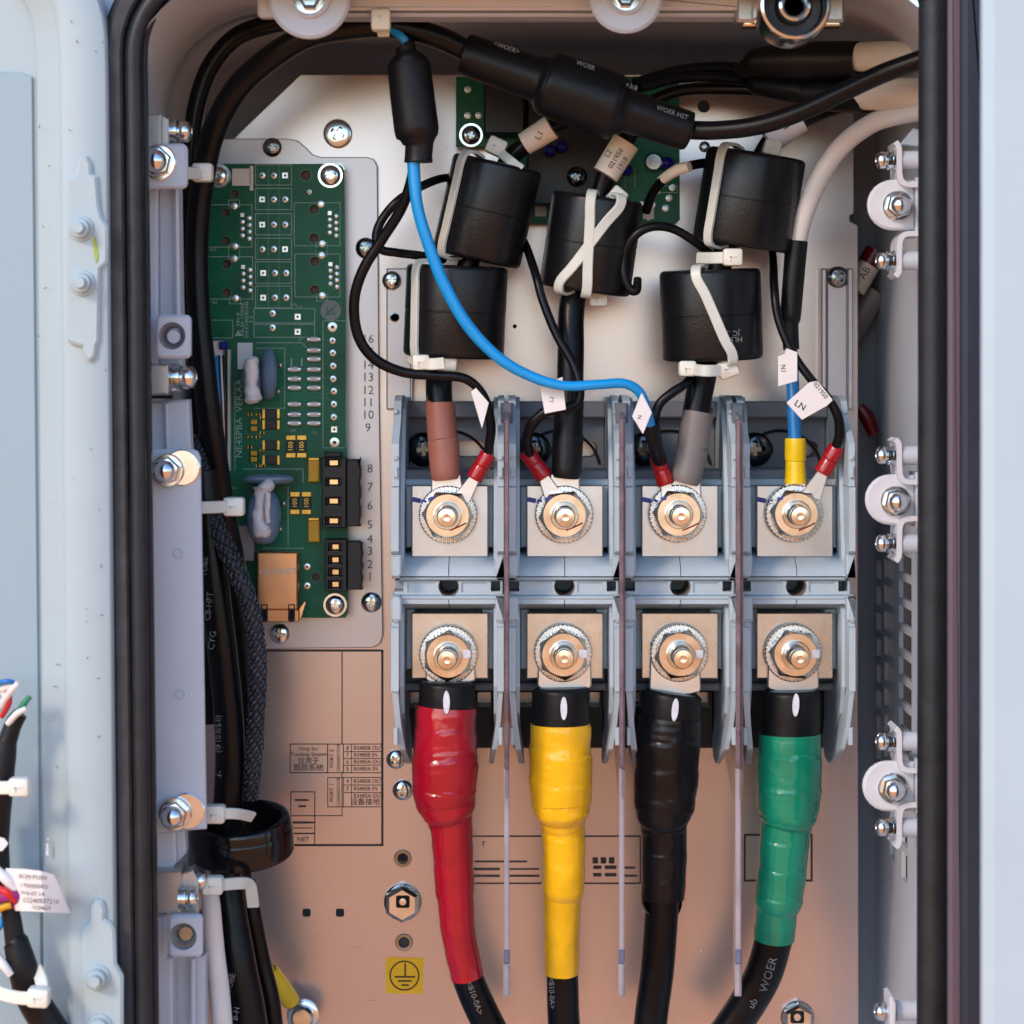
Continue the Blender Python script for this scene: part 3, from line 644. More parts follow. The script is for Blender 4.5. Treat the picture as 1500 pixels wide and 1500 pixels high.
for s_, y in (('RS485B OUT', 1096), ('RS485B IN', 1106), ('RS485A OUT', 1116), ('RS485A IN', 1126.5), ('RS485B OUT', 1144.5), ('RS485B IN', 1155.5), ('RS485A OUT', 1166)): text(s_, 518, y, d0+.05, 6, 'ink', pan, align='LEFT', sx=.95)
text('设备接地', 535, 1175, d0+.05, 8, 'ink', pan)
for s_, y in (('8', 1096), ('7', 1106), ('6', 1116), ('5', 1126.5), ('4', 1144.5), ('3', 1155.5)): text(s_, 509, y, d0+.05, 6, 'ink', pan)
text('PORT 2', 486, 1111, d0+.05, 6, 'ink', pan, ang=90); text('CONNECTOR', 496, 1111, d0+.05, 5, 'ink', pan, ang=90)
text('PORT 1', 486, 1161, d0+.05, 6, 'ink', pan, ang=90); text('CONNECTOR', 496, 1161, d0+.05, 5, 'ink', pan, ang=90); text('NET', 444, 1230, d0+.05, 7, 'ink', pan)
pr = MB(); line(pr, 690, 1225, 938, 1225, d0, 2.2); line(pr, 690, 1294, 938, 1294, d0, 2.2); line(pr, 938, 1225, 938, 1294, d0, 2.2)
for x0, x1, y, w in ((695, 772, 1262, 2.6), (694, 732, 1273, 3.6), (740, 790, 1273, 2.4), (694, 732, 1283, 3.6), (745, 790, 1283, 3), (915, 930, 1271, 3), (915, 934, 1283, 3.2)): line(pr, x0, y, x1, y, d0, w)
for x in (872, 884, 896): pr.box(x-4, 1256, x+4, 1265, d0, .12)
for y in (1271, 1282):
    pr.box(869, y-3, 881, y+2, d0, .12); pr.box(886, y-3, 903, y+2, d0, .12)
part(pr, 'printed_table', 'ink_soft', pan, 'printed table between the red and black cables'); text('T', 708, 1237, d0, 8, 'ink', pan)
pr = MB(); frame(pr, 1091, 1223, 1189, 1290, d0, 2.8); part(pr, 'printed_frame', 'ink', pan, 'empty printed rectangle behind the green cable')
# earth sticker
mb = MB(); mb.prism([(565, 1402), (621, 1403), (619, 1456), (565, 1455)], .3, .25); st = part(mb, 'earth_sticker', 'sticker_yellow', pan, 'square yellow sticker with a black earth symbol')
mb = MB(); mb.lathe(W(592.5, 1429, .3), FR, [(22*k, .0001), (22*k, .00018), (20*k, .00018), (20*k, .0001)], 40, caps=False)
line(mb, 593.5, 1411, 593.5, 1430, .5, 2.2); line(mb, 578, 1431, 608, 1431, .5, 2.2); line(mb, 583, 1437, 603, 1437, .5, 2.2); line(mb, 588, 1443, 599, 1443, .5, 2.2); part(mb, 'earth_symbol', 'ink', st)

# ---------------------------------------------------------------- plate under the circuit board
bp = thing('board_plate', 'light metal plate with rounded corners under the green circuit board, numbered down its right side', 'plate', (430, 950, 0))
mb = MB(); mb.prism([(285, 203), (424, 203), (437, 206), (450, 218), (458, 226), (470, 230), (538, 230), (548, 233), (553, 243), (556, 600), (561, 930), (557, 943), (546, 949), (285, 951)], 3.2, 2.4, .35); part(mb, 'plate', 'sub_plate', bp)
for x, y, r, kd in ((399, 216, 14, 'dark'), (536, 364, 15, 'dark'), (544, 882, 15, 'blue'), (410, 928, 15, 'zinc')): screw(bp, x, y, 3.3, r, kd)
for s_, y in (('16', 497), ('15', 516), ('14', 535), ('13', 553), ('12', 572), ('11', 590), ('10', 608), ('9', 627), ('8', 687), ('7', 714), ('6', 741), ('5', 769), ('4', 790), ('3', 808), ('2', 827), ('1', 845)):
    text(s_, 539 if y < 660 else 542, y, 3.35, 13, 'ink_grey', bp, name='numeral')

# ---------------------------------------------------------------- green circuit board
D = 14.0
pcb = thing('circuit_board', 'tall green circuit board with empty socket footprints, blue discs and black connectors', 'circuit board', (405, 905, 3))
mb = MB(); mb.prism([(296, 240), (492, 240), (500, 243), (504, 250), (510, 898), (506, 905), (296, 905)], D, 1.6, .15); board = part(mb, 'board', 'pcb', pcb)
cut = MB(); kk = S(D)
for x, y, r in ((331, 312, 6.5), (331, 353, 6.5), (332, 387, 6.5), (332, 429, 6.5), (460, 307, 7), (460, 349, 7), (461, 383, 7), (461, 425, 7), (448, 257, 7.5), (344, 284, 6), (463, 845, 6)): cyl_cut(cut, x, y, D, r, 6, 4, 20)
boolean(board, cut)
for x, y in ((310, 250), (498, 890), (498, 250)):
    mb = MB(); mb.lathe(W(x, y, 3.2), FR, [(10*kk, 0), (10*kk, .0092)], 6); part(mb, 'standoff', 'zinc_dark', pcb)
sk = MB(); DS = D+.12
for (y0, y1) in ((241.5, 271), (276, 307), (313, 344), (349, 380), (383.5, 415), (419, 451)): frame(sk, 374, y0, 427, y1, DS, .9, .08)
for x0, y0, x1, y1 in ((303, 300, 369, 362), (303, 376, 370, 438), (431, 297, 498, 360), (432, 372, 498, 435)):
    frame(sk, x0, y0, x1, y1, DS, .9, .08)
for x, y in ((343, 298), (343, 364), (343, 374), (344, 440), (471, 360), (471, 370), (472, 436)): frame(sk, x-8, y-5, x+8, y+5, DS+.02, .8, .06)
frame(sk, 372, 452, 461, 473, DS, .9, .08); frame(sk, 372, 475, 461, 494, DS, .9, .08); frame(sk, 473, 470, 507, 656, DS, .9, .08); frame(sk, 306, 469, 341, 495, DS, .9, .08)
for a in ((375, 502, 442, 502), (442, 502, 452, 512), (375, 510, 417, 510), (417, 510, 417, 598), (372, 598, 417, 598), (356, 687, 444, 687), (444, 687, 444, 707), (344, 560, 344, 690), (422, 713, 422, 800), (385, 803, 445, 803), (336, 715, 346, 715)): line(sk, *a, DS, .9, .08)
for x in (427, 442): line(sk, x, 525, x, 536, DS, 2, .08)
part(sk, 'silkscreen_outlines', 'silk', pcb, 'fine pale outlines printed on the board')
tr_ = MB()
for a in ((450, 534, 487, 534), (450, 553, 487, 553), (441, 541, 450, 541), (450, 570, 478, 577), (478, 577, 487, 577), (446, 583, 480, 583), (480, 583, 487, 590), (480, 595, 487, 607), (469, 619, 480, 619), (419, 630, 430, 635), (430, 635, 445, 635), (470, 497, 482, 497), (470, 541, 484, 520), (412, 452, 425, 463)): line(tr_, *a, DS-.04, 1.2, .06)
for x in (377, 393, 409): line(tr_, x, 243, x, 450, DS-.05, 2.2, .05)
part(tr_, 'copper_traces', 'pcb_trace', pcb)
def pad(x, y, r=5.2, sq=False, m='solder', hole=True):
    b = MB()
    if sq: b.box(x-r*.9, y-r*.9, x+r*.9, y+r*.9, D+.35, .4, .12)
    else: b.lathe(W(x, y, D), FR, [(r*kk, 0), (r*kk*.95, .00025), (r*kk*.5, .0004), (.0001, .0004)], 14)
    p = part(b, 'solder_pad', m, pcb)
    if hole:
        b = MB(); b.lathe(W(x, y, D+.4), FR, [(r*.36*kk, 0), (r*.36*kk, .0001), (.0001, .0001)], 8); part(b, 'pin_hole', 'ink_soft', p)
for y, q in ((257, 2), (292, 0), (329, 0), (365, 2), (400, 0), (436, 0)):
    for i, x in enumerate((384, 401, 417.5)): pad(x+(1.5 if y > 390 else 0), y, 5, i == q)
for bx, y0 in ((355, 315), (356, 391)):
    for i in range(4): pad(bx, y0+10*i, 3.6, i == 0, hole=False); pad(bx+10, y0+4.5+10*i, 3.6, hole=False)
for bx, y0 in ((483, 312), (484, 387)):
    for i in range(4): pad(bx, y0+9.5*i, 3.6, i == 0, hole=False); pad(bx+9.5, y0+4.5+9.5*i, 3.6, hole=False)
for x, y in ((343, 302), (344, 361), (343, 379), (345, 437), (470, 299), (472, 357), (471, 374), (472, 433)): pad(x, y, 5.2, hole=False)
for x, y, r, s_ in ((399, 459, 5.2, 0), (399, 480, 5.2, 0), (436, 464, 5.2, 1), (436, 486, 5.2, 1), (487, 479, 7.5, 0), (487, 499, 5, 0), (487.5, 517, 5, 0), (488, 536, 5, 0), (488, 555, 5, 0), (489, 573, 5, 0), (489, 592, 5, 0), (489, 611, 5, 0), (489.5, 629, 5.2, 1), (490, 648, 7.5, 0), (453, 281, 4, 0), (450, 830, 5, 0), (450, 858, 5, 0)): pad(x, y, r, bool(s_))
mb = MB(); mb.lathe(W(484.5, 455, D), FR, [(15*kk, .0001), (15*kk, .0002), (.0001, .0002)], 28); M('silk_grey', (.20, .25, .24), .5, namt=.03); lg = part(mb, 'round_mark', 'silk_grey', pcb, 'grey round mark with a crossed symbol')
mb = MB(); line(mb, 476, 463, 493, 446, D+.35, 1.2, .08); line(mb, 480, 450, 480, 460, D+.35, 1.2, .08); line(mb, 486, 454, 492, 462, D+.35, 1.2, .08); line(mb, 481, 460, 488, 460, D+.35, 1.2, .08); part(mb, 'symbol', 'pcb', lg)
for x, y, r, w_ in ((321, 258, 13, 18), (484, 257, 15, 19), (491, 886, 14, 18)): screw(pcb, x, y, D+.1, r, 'zinc', washer=w_)
for x, y, r in ((448, 257, 9.5), (344, 284, 8), (463, 845, 7.5), (331, 312, 8), (331, 353, 8), (332, 387, 8), (332, 429, 8), (460, 307, 8.5), (460, 349, 8.5), (461, 383, 8.5), (461, 425, 8.5)):
    mb = MB(); mb.lathe(W(x, y, D), FR, [(r*kk, .00005), (r*kk, .00015), (r*kk*.82, .00015), (r*kk*.80, .00005)], 22, caps=False); part(mb, 'hole_ring', 'pcb_trace', pcb)
    mb = MB(); mb.lathe(W(x, y, D)-FR*.0035, FR, [(r*kk*.9, 0), (r*kk*.9, .0002), (.0001, .0002)], 16); part(mb, 'spigot', 'hole_brown', pcb)
# paper labels (their square codes are left out)
for x0, y0, x1, y1 in ((340, 247, 367, 272), (366, 243, 371, 279), (348, 502, 370, 541)):
    mb = MB(); mb.box(x0, y0, x1, y1, D+.2, .15); part(mb, 'paper_label', 'paper', pcb)
text('NE4SPBA  VER.AA', 350.5, 613, DS, 9.5, 'silk', pcb, ang=90, sx=1.13)
for i, s_ in enumerate(('94V-0', 'KB-3A 170988', 'D4 E140282546', '5 2')): text(s_, 349+6.2*i, 468, DS, 5.2, 'silk', pcb, ang=90, sx=1.15)
mb = MB(); mb.prism([(344, 492), (349, 483), (354, 492)], DS, .06); part(mb, 'triangle_mark', 'silk', pcb)
for s_, x, y in (('R35', 430, 446), ('C16', 438, 449), ('C02', 312, 366), ('RJ3', 314, 443), ('J7', 440, 497), ('R9', 430, 631), ('C4', 460, 634)): text(s_, x, y, DS, 4.2, 'silk', pcb)
# melf resistors
for x, ys in ((460, (497, 513, 526, 541, 555, 568, 592, 607, 620)), (431.5, (541, 555, 568, 592, 607, 620))):
    for y in ys:
        c = W(x-9.5, y, D+1.2); L = 19*kk; r = 4.1*kk
        mb = MB(); mb.lathe(c, (1, 0, 0), [(r*.93, L*.2), (r*.93, L*.8)], 12); ro = part(mb, 'resistor', 'ceramic', pcb)
        for a, b_ in ((0, .22), (.78, 1)):
            mb = MB(); mb.lathe(c, (1, 0, 0), [(r, L*a), (r, L*b_)], 12); part(mb, 'end_cap', 'solder', ro)
# disc varistors, standing on edge, with white silicone
def disc(c, ax, ay, az, name='varistor', m='varistor'):
    b = MB(); n1, n2 = 10, 24; vs_ = []; fs_ = []
    for i in range(n1+1):
        t = math.pi*i/n1
        for j in range(n2):
            p = 2*math.pi*j/n2; vs_.append(Vector(c)+Vector(ax)*math.sin(t)*math.cos(p)+Vector(ay)*math.sin(t)*math.sin(p)+Vector(az)*math.copysign(abs(math.cos(t))**.7, math.cos(t)))
    for i in range(n1):
        for j in range(n2): k2 = (j+1) % n2; fs_.append((i*n2+j, (i+1)*n2+j, (i+1)*n2+k2, i*n2+k2))
    b.add(vs_, fs_); return part(b, name, m, pcb)
k2 = S(24)
disc(W(370, 556, 23), Vector((0, -.009, .001)), Vector((0, 0, 32*k2)), Vector((15*k2, 0, 0)))
disc(W(394, 548, 24), Vector((.001, -.010, 0)), Vector((0, 0, 38*k2)), Vector((13*k2, -.002, 0)))
disc(W(394, 702, 23), Vector((38*k2, 0, 0)), Vector((0, -.009, 0)), Vector((0, -.001, 8*k2)))
disc(W(387, 757, 23), Vector((0, -.009, 0)), Vector((0, 0, 41*k2)), Vector((25*k2, 0, 0)))
def blob(pts, d, m='silicone'):
    b = MB(); b.tube([(x, y, d, r) for x, y, r in pts], seg=14, res=5, rmod=lambda L, t: 1+.07*math.sin(3*t+L*900)+.05*math.sin(L*1700)); part(b, 'silicone_bead', m, pcb)
blob([(366, 524, 6), (368, 530, 11), (369, 545, 10), (368, 562, 9), (370, 578, 12), (371, 586, 13), (372, 591, 7)], 31)
blob([(383, 708, 10), (386, 713, 16), (384, 724, 11), (381, 742, 9), (379, 760, 10), (384, 776, 14), (388, 782, 10), (390, 787, 5)], 31)
blob([(392, 722, 4), (392, 735, 5), (391, 752, 4), (393, 766, 4)], 34)
for x, y in ((411, 535), (408, 573), (416, 737), (411, 775)):
    mb = MB(); mb.lathe(W(x, y, D), FR, [(4.5*kk, 0), (4*kk, .0008), (2*kk, .0014), (.0001, .0015)], 12); part(mb, 'solder_joint', 'solder', pcb)
# black parts with gold ends
def chip(x, y, w, h, body, ends, vert, th=1.2, e=.22, name='chip_resistor'):
    b = MB()
    if vert: b.box(x-w/2+.6, y-h/2+h*e, x+w/2-.6, y+h/2-h*e, D+th, th, .15)
    else: b.box(x-w/2+w*e, y-h/2+.6, x+w/2-w*e, y+h/2-.6, D+th, th, .15)
    o = part(b, name, body, pcb)
    for s_ in (-1, 1):
        b = MB()
        if vert: b.box(x-w/2, y+s_*h/2-(h*e if s_ > 0 else 0), x+w/2, y+s_*h/2+(h*e if s_ < 0 else 0), D+th+.05, th+.05, .15)
        else: b.box(x+s_*w/2-(w*e if s_ > 0 else 0), y-h/2, x+s_*w/2+(w*e if s_ < 0 else 0), y+h/2, D+th+.05, th+.05, .15)
        part(b, 'end_cap', ends, o)
    return o
for x, y in ((426, 654), (442, 654), (432, 737), (449, 737)): chip(x, y, 14, 33, 'connector_black', 'gold_pad', True); text('100', x, y, D+1.3, 7, 'gold_pad', pcb, ang=90, name='lettering')
for y in (606, 622, 652, 674): chip(397, y, 26, 14, 'connector_black', 'gold_pad', False, 1.6, .17, 'diode')
for y in (618, 628, 664, 673): chip(372, y, 13, 8, 'tantalum', 'connector_black', False, 1.0, .12, 'chip_capacitor')
for x, y in ((366, 607), (378, 607), (366, 640), (378, 640), (384, 612), (384, 634), (366, 655), (378, 683), (384, 660), (386, 682)): chip(x, y, 7, 5, 'connector_black', 'gold_pad', False, .7, .3, 'chip_resistor')
for y0, y1 in ((671, 706), (759, 794)):
    mb = MB(); mb.box(451, y0, 468, y1, D+3, 3, .4); tn = part(mb, 'tantalum_capacitor', 'tantalum', pcb)
    mb = MB(); mb.box(451, y0-1, 468, y0+4, D+3.3, 3.2, .3); part(mb, 'end_cap', 'gold_pad', tn)
# black terminal connectors
def connector(x0, xs, x1, y0, y1, ways):
    b = MB(); b.box(x0, y0, xs, y1, D+9, 9, .3); o = part(b, 'connector', 'connector_black', pcb)
    c = MB()
    for y in ways: c.prism([(x0+4, y-6.5), (xs-6, y-6.5), (xs-6, y+6.5), (x0+4, y+6.5)], D+14, 11, ref=D+9)
    boolean(o, c)
    for y in ways:
        b = MB(); b.box(x0+10, y-4.5, xs-11, y+4.5, D+5, 2, .3); part(b, 'contact', 'brass', o)
    b = MB(); b.prism([(xs+.2, y0+3), (x1-4, y0+3), (x1-1, y0+8)]+[p for y in ways for p in ((x1, y-7), (x1-2, y+2), (x1, y+8))]+[(x1-2, y1-2), (xs+.2, y1-2)], D+7, 7, .4); part(b, 'plug_body', 'connector_black', o)
connector(472, 507, 528, 670, 773, (678, 706, 734, 763)); connector(476, 508, 531, 790, 866, (801, 820, 838, 856))
mb = MB(); mb.box(476, 662, 500, 669.5, D+4, 4, .3); part(mb, 'latch', 'connector_black', pcb)
# network jack
mb = MB(); mb.rbox(377, 809, 436, 893, D+12, 12, 2, .5); mb.box(391, 893.2, 424, 911, D+12, 1, .3); mb.box(377, 893.2, 383, 911, D+12, 1, .3); mb.box(430, 893.2, 438, 911, D+12, 1, .3)
jk = part(mb, 'network_jack', 'jack_metal', pcb, 'copper coloured metal network jack at the bottom of the board')
mb = MB(); mb.box(383, 884, 391, 911, D+11, 6); mb.box(424, 884, 430, 911, D+11, 6); part(mb, 'slot', 'hole_dark', jk)
for x in (387, 427):
    mb = MB(); frame(mb, x-4.2, 886, x+4.2, 908, D+12.3, 1.8, .4); part(mb, 'spring', 'ink', jk)
text('GLGNET', 408, 837, D+12.1, 9.5, 'print_white', jk, sx=1.1)
mb = MB(); mb.prism([(437, 893), (446, 880), (449, 882), (441, 908), (437, 909)], D+9, 4, .3); part(mb, 'ground_tab', 'brass', jk)
# plug-in harness on the left edge
hb = MB(); hb.box(309, 499, 326, 526, D+8, 8, .4); part(hb, 'harness_socket', 'connector_white', pcb)
hb = MB(); hb.box(321, 500, 332, 512, D+10, 5, .5); part(hb, 'blue_plug', 'blue_part', pcb)
hb = MB(); hb.box(333, 512, 337, 690, D+4, 4, .3); part(hb, 'socket_rail', 'connector_white', pcb)
for i, m_ in enumerate(('wire_blue', 'black_plastic', 'wire_white', 'black_plastic')):
    hb = MB(); hb.tube([(318+3*i, 522, D+8, 3), (319+3*i, 550, D+12, 3), (322+2.5*i, 590, D+14, 3), (326+1.5*i, 640, D+10, 3)], 8, 4); part(hb, 'harness_wire', m_, pcb)
hb = MB(); hb.box(345, 770, 372, 822, D+10, 10, .5); part(hb, 'grey_block', 'sleeve_grey', pcb)

# ---------------------------------------------------------------- board behind the top cables
rb_ = thing('relay_board', 'small green board with black relay and blue discs, half hidden behind the top cables', 'circuit board', (835, 325, 4)); D2 = 12
mb = MB(); mb.prism([(668, 112), (995, 112), (996, 322), (990, 327), (735, 327), (735, 215), (668, 215)], D2, 1.6, .15); part(mb, 'board', 'pcb', rb_)
mb = MB(); mb.box(709, 124, 768, 196, D2+16, 16, .6); part(mb, 'relay', 'black_plastic', rb_); mb = MB(); mb.box(772, 120, 900, 300, D2+10, 10, .6); part(mb, 'relay', 'black_plastic', rb_)
k = S(D2)
for x, y, r, w_, kd in ((690, 198, 14, 18, 'dark'), (845, 259, 15, 0, 'black')): screw(rb_, x, y, D2+(10 if x > 800 else .1), r, kd, washer=w_)
for x, y in ((685, 131), (685, 169), (701, 169), (962, 280), (980, 290), (955, 300), (968, 262), (950, 318), (975, 305), (985, 275), (940, 300)):
    mb = MB(); mb.lathe(W(x, y, D2), FR, [(5*k, 0), (5*k, .0002), (2.4*k, .0003), (2*k, .0001)], 14); part(mb, 'solder_pad', 'solder', rb_)
for x, y, r in ((977, 240, 10), (806, 222, 9), (823, 216, 9), (918, 250, 8)):
    mb = MB(); mb.lathe(W(x, y, D2+12 if x < 900 else D2), FR, [(r*k, 0), (r*k, .003), (r*.8*k, .005), (r*.3*k, .0058), (.0001, .006)], 16); part(mb, 'blue_disc', 'blue_part', rb_)
sk = MB(); frame(sk, 916, 246, 930, 274, D2+.1, .8, .06); frame(sk, 966, 272, 992, 282, D2+.1, .8, .06); line(sk, 905, 274, 930, 274, D2+.1, .9, .06); part(sk, 'silkscreen_outlines', 'silk', rb_)
for x, y in ((950, 312), (792, 308)):
    mb = MB(); mb.box(x-8, y-9, x+8, y+9, D2+2 if x > 900 else D2+.3, .3); part(mb, 'label', 'paper_warm', rb_)
mb = MB(); mb.lathe(W(957, 238, D2), FR, [(15*k, 0), (15*k, .001), (11*k, .003), (8*k, .003)], 20); part(mb, 'round_contact', 'zinc', rb_)

# ---------------------------------------------------------------- terminal blocks (one built, three copied)
CX = 657.0; RD = 70.0; PITCH = 170.6
tb = thing('terminal_block', 'leftmost grey terminal block, holding the brown-sleeved and red cables', 'terminal block', (CX, 1100, 0), 'row of four terminal blocks')
def bx(y0, y1): return y0, y1
mb = MB(); mb.box(CX-67, 588, CX+67, 716, 20, 18, .5); base = part(mb, 'upper_base', 'housing_dark', tb)
c = MB(); c.prism(rr(CX-60, 646, CX-10, 670, 11), 40, 60, ref=20); c.prism(rr(CX+8, 646, CX+56, 670, 11), 40, 60, ref=20); boolean(base, c)
mb = MB(); mb.box(CX-67, 588, CX+67, 612, 26, 6.2, .5); part(mb, 'top_lip', 'housing_dark', tb)
mb = MB(); P = [W(CX+60*math.cos(R(a)), 690+66*math.sin(R(a))*.9, 20.6) for a in range(190, 351, 16)]; mb.tubew(P, [.0006]*len(P), 6, 2); part(mb, 'arched_rib', 'black_plastic', tb)
mb = MB(); mb.box(CX-67, 688, CX+67, 712, 46, 44, .6); part(mb, 'shelf', 'housing_dark', tb)
mb = MB(); mb.box(CX-68, 702, CX+68, 712, 49, 3, .5); part(mb, 'shelf_edge', 'housing', tb)
for y0, y1 in ((713, 822), (893, 1000)):
    mb = MB(); mb.box(CX-62, y0, CX-50, y1-20, 52, 30, .5); part(mb, 'side_pillar', 'housing', tb); mb = MB(); mb.box(CX+50, y0, CX+66, y1-20, 52, 30, .5); part(mb, 'side_pillar', 'housing', tb)
    mb = MB(); mb.box(CX-66, y0-2, CX+66, y1, 40, 38, .5); part(mb, 'core', 'housing_dark', tb)
mb = MB(); mb.box(CX-66, 1000.5, CX+66, 1012, 46, 44, .6); part(mb, 'lower_shelf', 'housing_dark', tb)
mb = MB(); mb.box(CX-66, 1012, CX+66, 1096, 14, 12, .5); lb = part(mb, 'lower_base', 'black_plastic', tb)
c = MB(); c.prism(rr(CX-58, 1014, CX-38, 1036, 2), 40, 60, ref=14); c.prism(rr(CX+42, 1014, CX+62, 1036, 2), 40, 60, ref=14); boolean(lb, c)
# bridge between the two rows
def strip(y0, y1, d, th, name, m='housing', bev=.6): 
    b = MB(); b.box(CX-72, y0, CX+72, y1, d, th, bev); return part(b, name, m, tb)
b = MB(); prof = [(815, 50), (817, 55), (822, 60), (830, 64.5), (838, 66.5), (845, 67), (845, 30), (815, 30)]; b.slabx(prof, CX-72, CX-.6, RD); b.slabx(prof, CX+.6, CX+72, RD); part(b, 'upper_ledge', 'housing', tb, ang=30)
strip(845.5, 850, 66.5, 30, 'rim', 'housing')
b = MB(); b.box(CX-80, 850.4, CX+80, 873, 65, 40, .5); bd = part(b, 'bridge', 'housing', tb)
c = MB(); cyl_cut(c, CX, 859, 65, 15, 28, 10, 28)
for x in (-73, 69): c.prism(rr(CX+x-7, 851.5, CX+x+7, 866.5, 1), 80, 30, ref=65)
boolean(bd, c)
c = MB(); c.prism(rr(CX-60, 853, CX-19, 868, 1), 80, 15.8, ref=65); c.prism(rr(CX+19, 853, CX+56, 868, 1), 80, 15.8, ref=65); boolean(bd, c)
k = S(65)
M('collar', (.20, .17, .155), .5, nscale=100, namt=.15)
b = MB(); b.lathe(W(CX, 859, 65), FR, [(15.1*k, -.0004), (14.8*k, .0003), (13.8*k, -.0006), (13.6*k, -.024)], 28, caps=False); part(b, 'hole_collar', 'collar', tb)
strip(873.4, 879, 66.5, 30, 'rim', 'housing')
b = MB(); prof = [(879.4, 66), (886, 66), (888, 62), (897, 54), (899, 50), (899, 30), (879.4, 30)]; b.slabx(prof, CX-72, CX-.6, RD); b.slabx(prof, CX+.6, CX+72, RD); part(b, 'lower_ledge', 'housing', tb, ang=30)
# side fins, each side: upper and lower fin with ribs
def fin(sx):
    xo0, xo1 = (CX-83, CX-72) if sx < 0 else (CX+72, CX+81)
    xi0, xi1 = (CX-71.6, CX-66) if sx < 0 else (CX+66, CX+71.6)
    b = MB(); b.slabx([(580, 20), (580, 44), (588, 52), (618, 58), (640, 70), (650, 74), (712, 74), (712, 2), (590, 2)], xo0, xo1, RD); part(b, 'upper_fin', 'housing', tb, ang=30)
    b = MB(); b.slabx([(713, 2), (713, 76), (806, 76), (812, 73), (836, 73), (848, 68), (848, 2)], xo0, xo1, RD); part(b, 'upper_cheek', 'housing', tb, ang=30)
    b = MB(); b.slabx([(583, 10), (583, 38), (600, 46), (640, 52), (712, 60), (820, 66), (842, 64), (842, 10)], xi0, xi1, RD); part(b, 'upper_rib', 'housing', tb, ang=30)
    b = MB(); b.slabx([(872, 2), (872, 69), (884, 74), (915, 74), (918, 76), (1010, 76), (1010, 2)], xo0, xo1, RD); part(b, 'lower_cheek', 'housing', tb, ang=30)
    b = MB()   # lower fin leans inwards and ends in a point
    Xa, Xb = W(xo0, 0, RD).x, W(xo1, 0, RD).x; lean = -sx*.0035
    pf = [(1011, 2), (1011, 75), (1060, 72), (1100, 66), (1134, 44), (1132, 30), (1100, 6)]
    vs_ = []
    for X in (Xa+.0003, Xb-.0003):
        for y, d in pf: vs_.append((X+lean*max(0, (y-1011)/120.)**1.5, -d/1000., W(0, y, RD).z))
    n_ = len(pf); bm = bmesh.new(); V = [bm.verts.new(v) for v in vs_]
    for f in [tuple(range(n_)), tuple(range(n_, 2*n_))[::-1]]+[(i, n_+i, n_+(i+1) % n_, (i+1) % n_) for i in range(n_)]: bm.faces.new([V[i] for i in f])
    bmesh.ops.recalc_face_normals(bm, faces=bm.faces); bm.verts.index_update(); b.add([v.co.copy() for v in bm.verts], [tuple(v.index for v in f.verts) for f in bm.faces]); bm.free()
    part(b, 'lower_fin', 'housing', tb, ang=30)
    b = MB(); b.slabx([(884, 10), (884, 60), (900, 66), (1008, 66), (1050, 60), (1090, 40), (1090, 10)], xi0, xi1, RD); part(b, 'lower_rib', 'housing', tb, ang=30)
    # small steps on the front edges
    xm = (xo0+xo1)/2
    for y0, y1, d in ((600, 606, 57), (668, 674, 75), (684, 700, 75.4), (890, 912, 75.2), (1066, 1092, 72.6)):
        b = MB(); b.box(xm-3, y0, xm+3, y1, d, 4, .3); part(b, 'latch_step', 'housing', tb)
    b = MB()
    prof = rr(xo0-1.5 if sx < 0 else xo0-3, 813, xo1+3 if sx < 0 else xo1+1.5, 846, [2, 2, 7, 7]); b.prism(prof, 74.5, 6, .6); b.prism(rr(xo0-1.5 if sx < 0 else xo0-3, 874, xo1+3 if sx < 0 else xo1+1.5, 910, [7, 7, 2, 2]), 75.5, 6, .6); part(b, 'corner_boss', 'housing', tb)
fin(-1); fin(1)
# metal bars, studs, nuts
def hexnut(b, c, k, r0, h0, h1, ph=.35):
    """chamfered hex nut: six corners low, round flat on top"""
    n_ = 48; vs_ = []; fs_ = []
    def hexr(t, ap): 
        a = (t % (math.pi/3))-math.pi/6; return ap/math.cos(a)
    rings_ = []
    for h, kind in ((h0, 'hex'), (h1-.0016, 'hex'), (h1-.0008, 'mix'), (h1, 'top'), (h1, 'in'), (h1-.0015, 'bore')):
        ring = []
        for i in range(n_):
            t = 2*math.pi*i/n_; hx = hexr(t, r0)
            r_ = {'hex': hx, 'mix': min(hx, r0*1.06), 'top': r0*.93, 'in': r0*.60, 'bore': r0*.55}[kind]
            ring.append(Vector(c)+FR*h+Vector((1, 0, 0))*r_*math.cos(t+ph)+Vector((0, 0, 1))*r_*math.sin(t+ph))
        rings_.append(ring)
    vs_ = [v for r_ in rings_ for v in r_]
    for q in range(len(rings_)-1):
        for i in range(n_): j = (i+1) % n_; fs_.append((q*n_+i, q*n_+j, (q+1)*n_+j, (q+1)*n_+i))
    b.add(vs_, fs_)
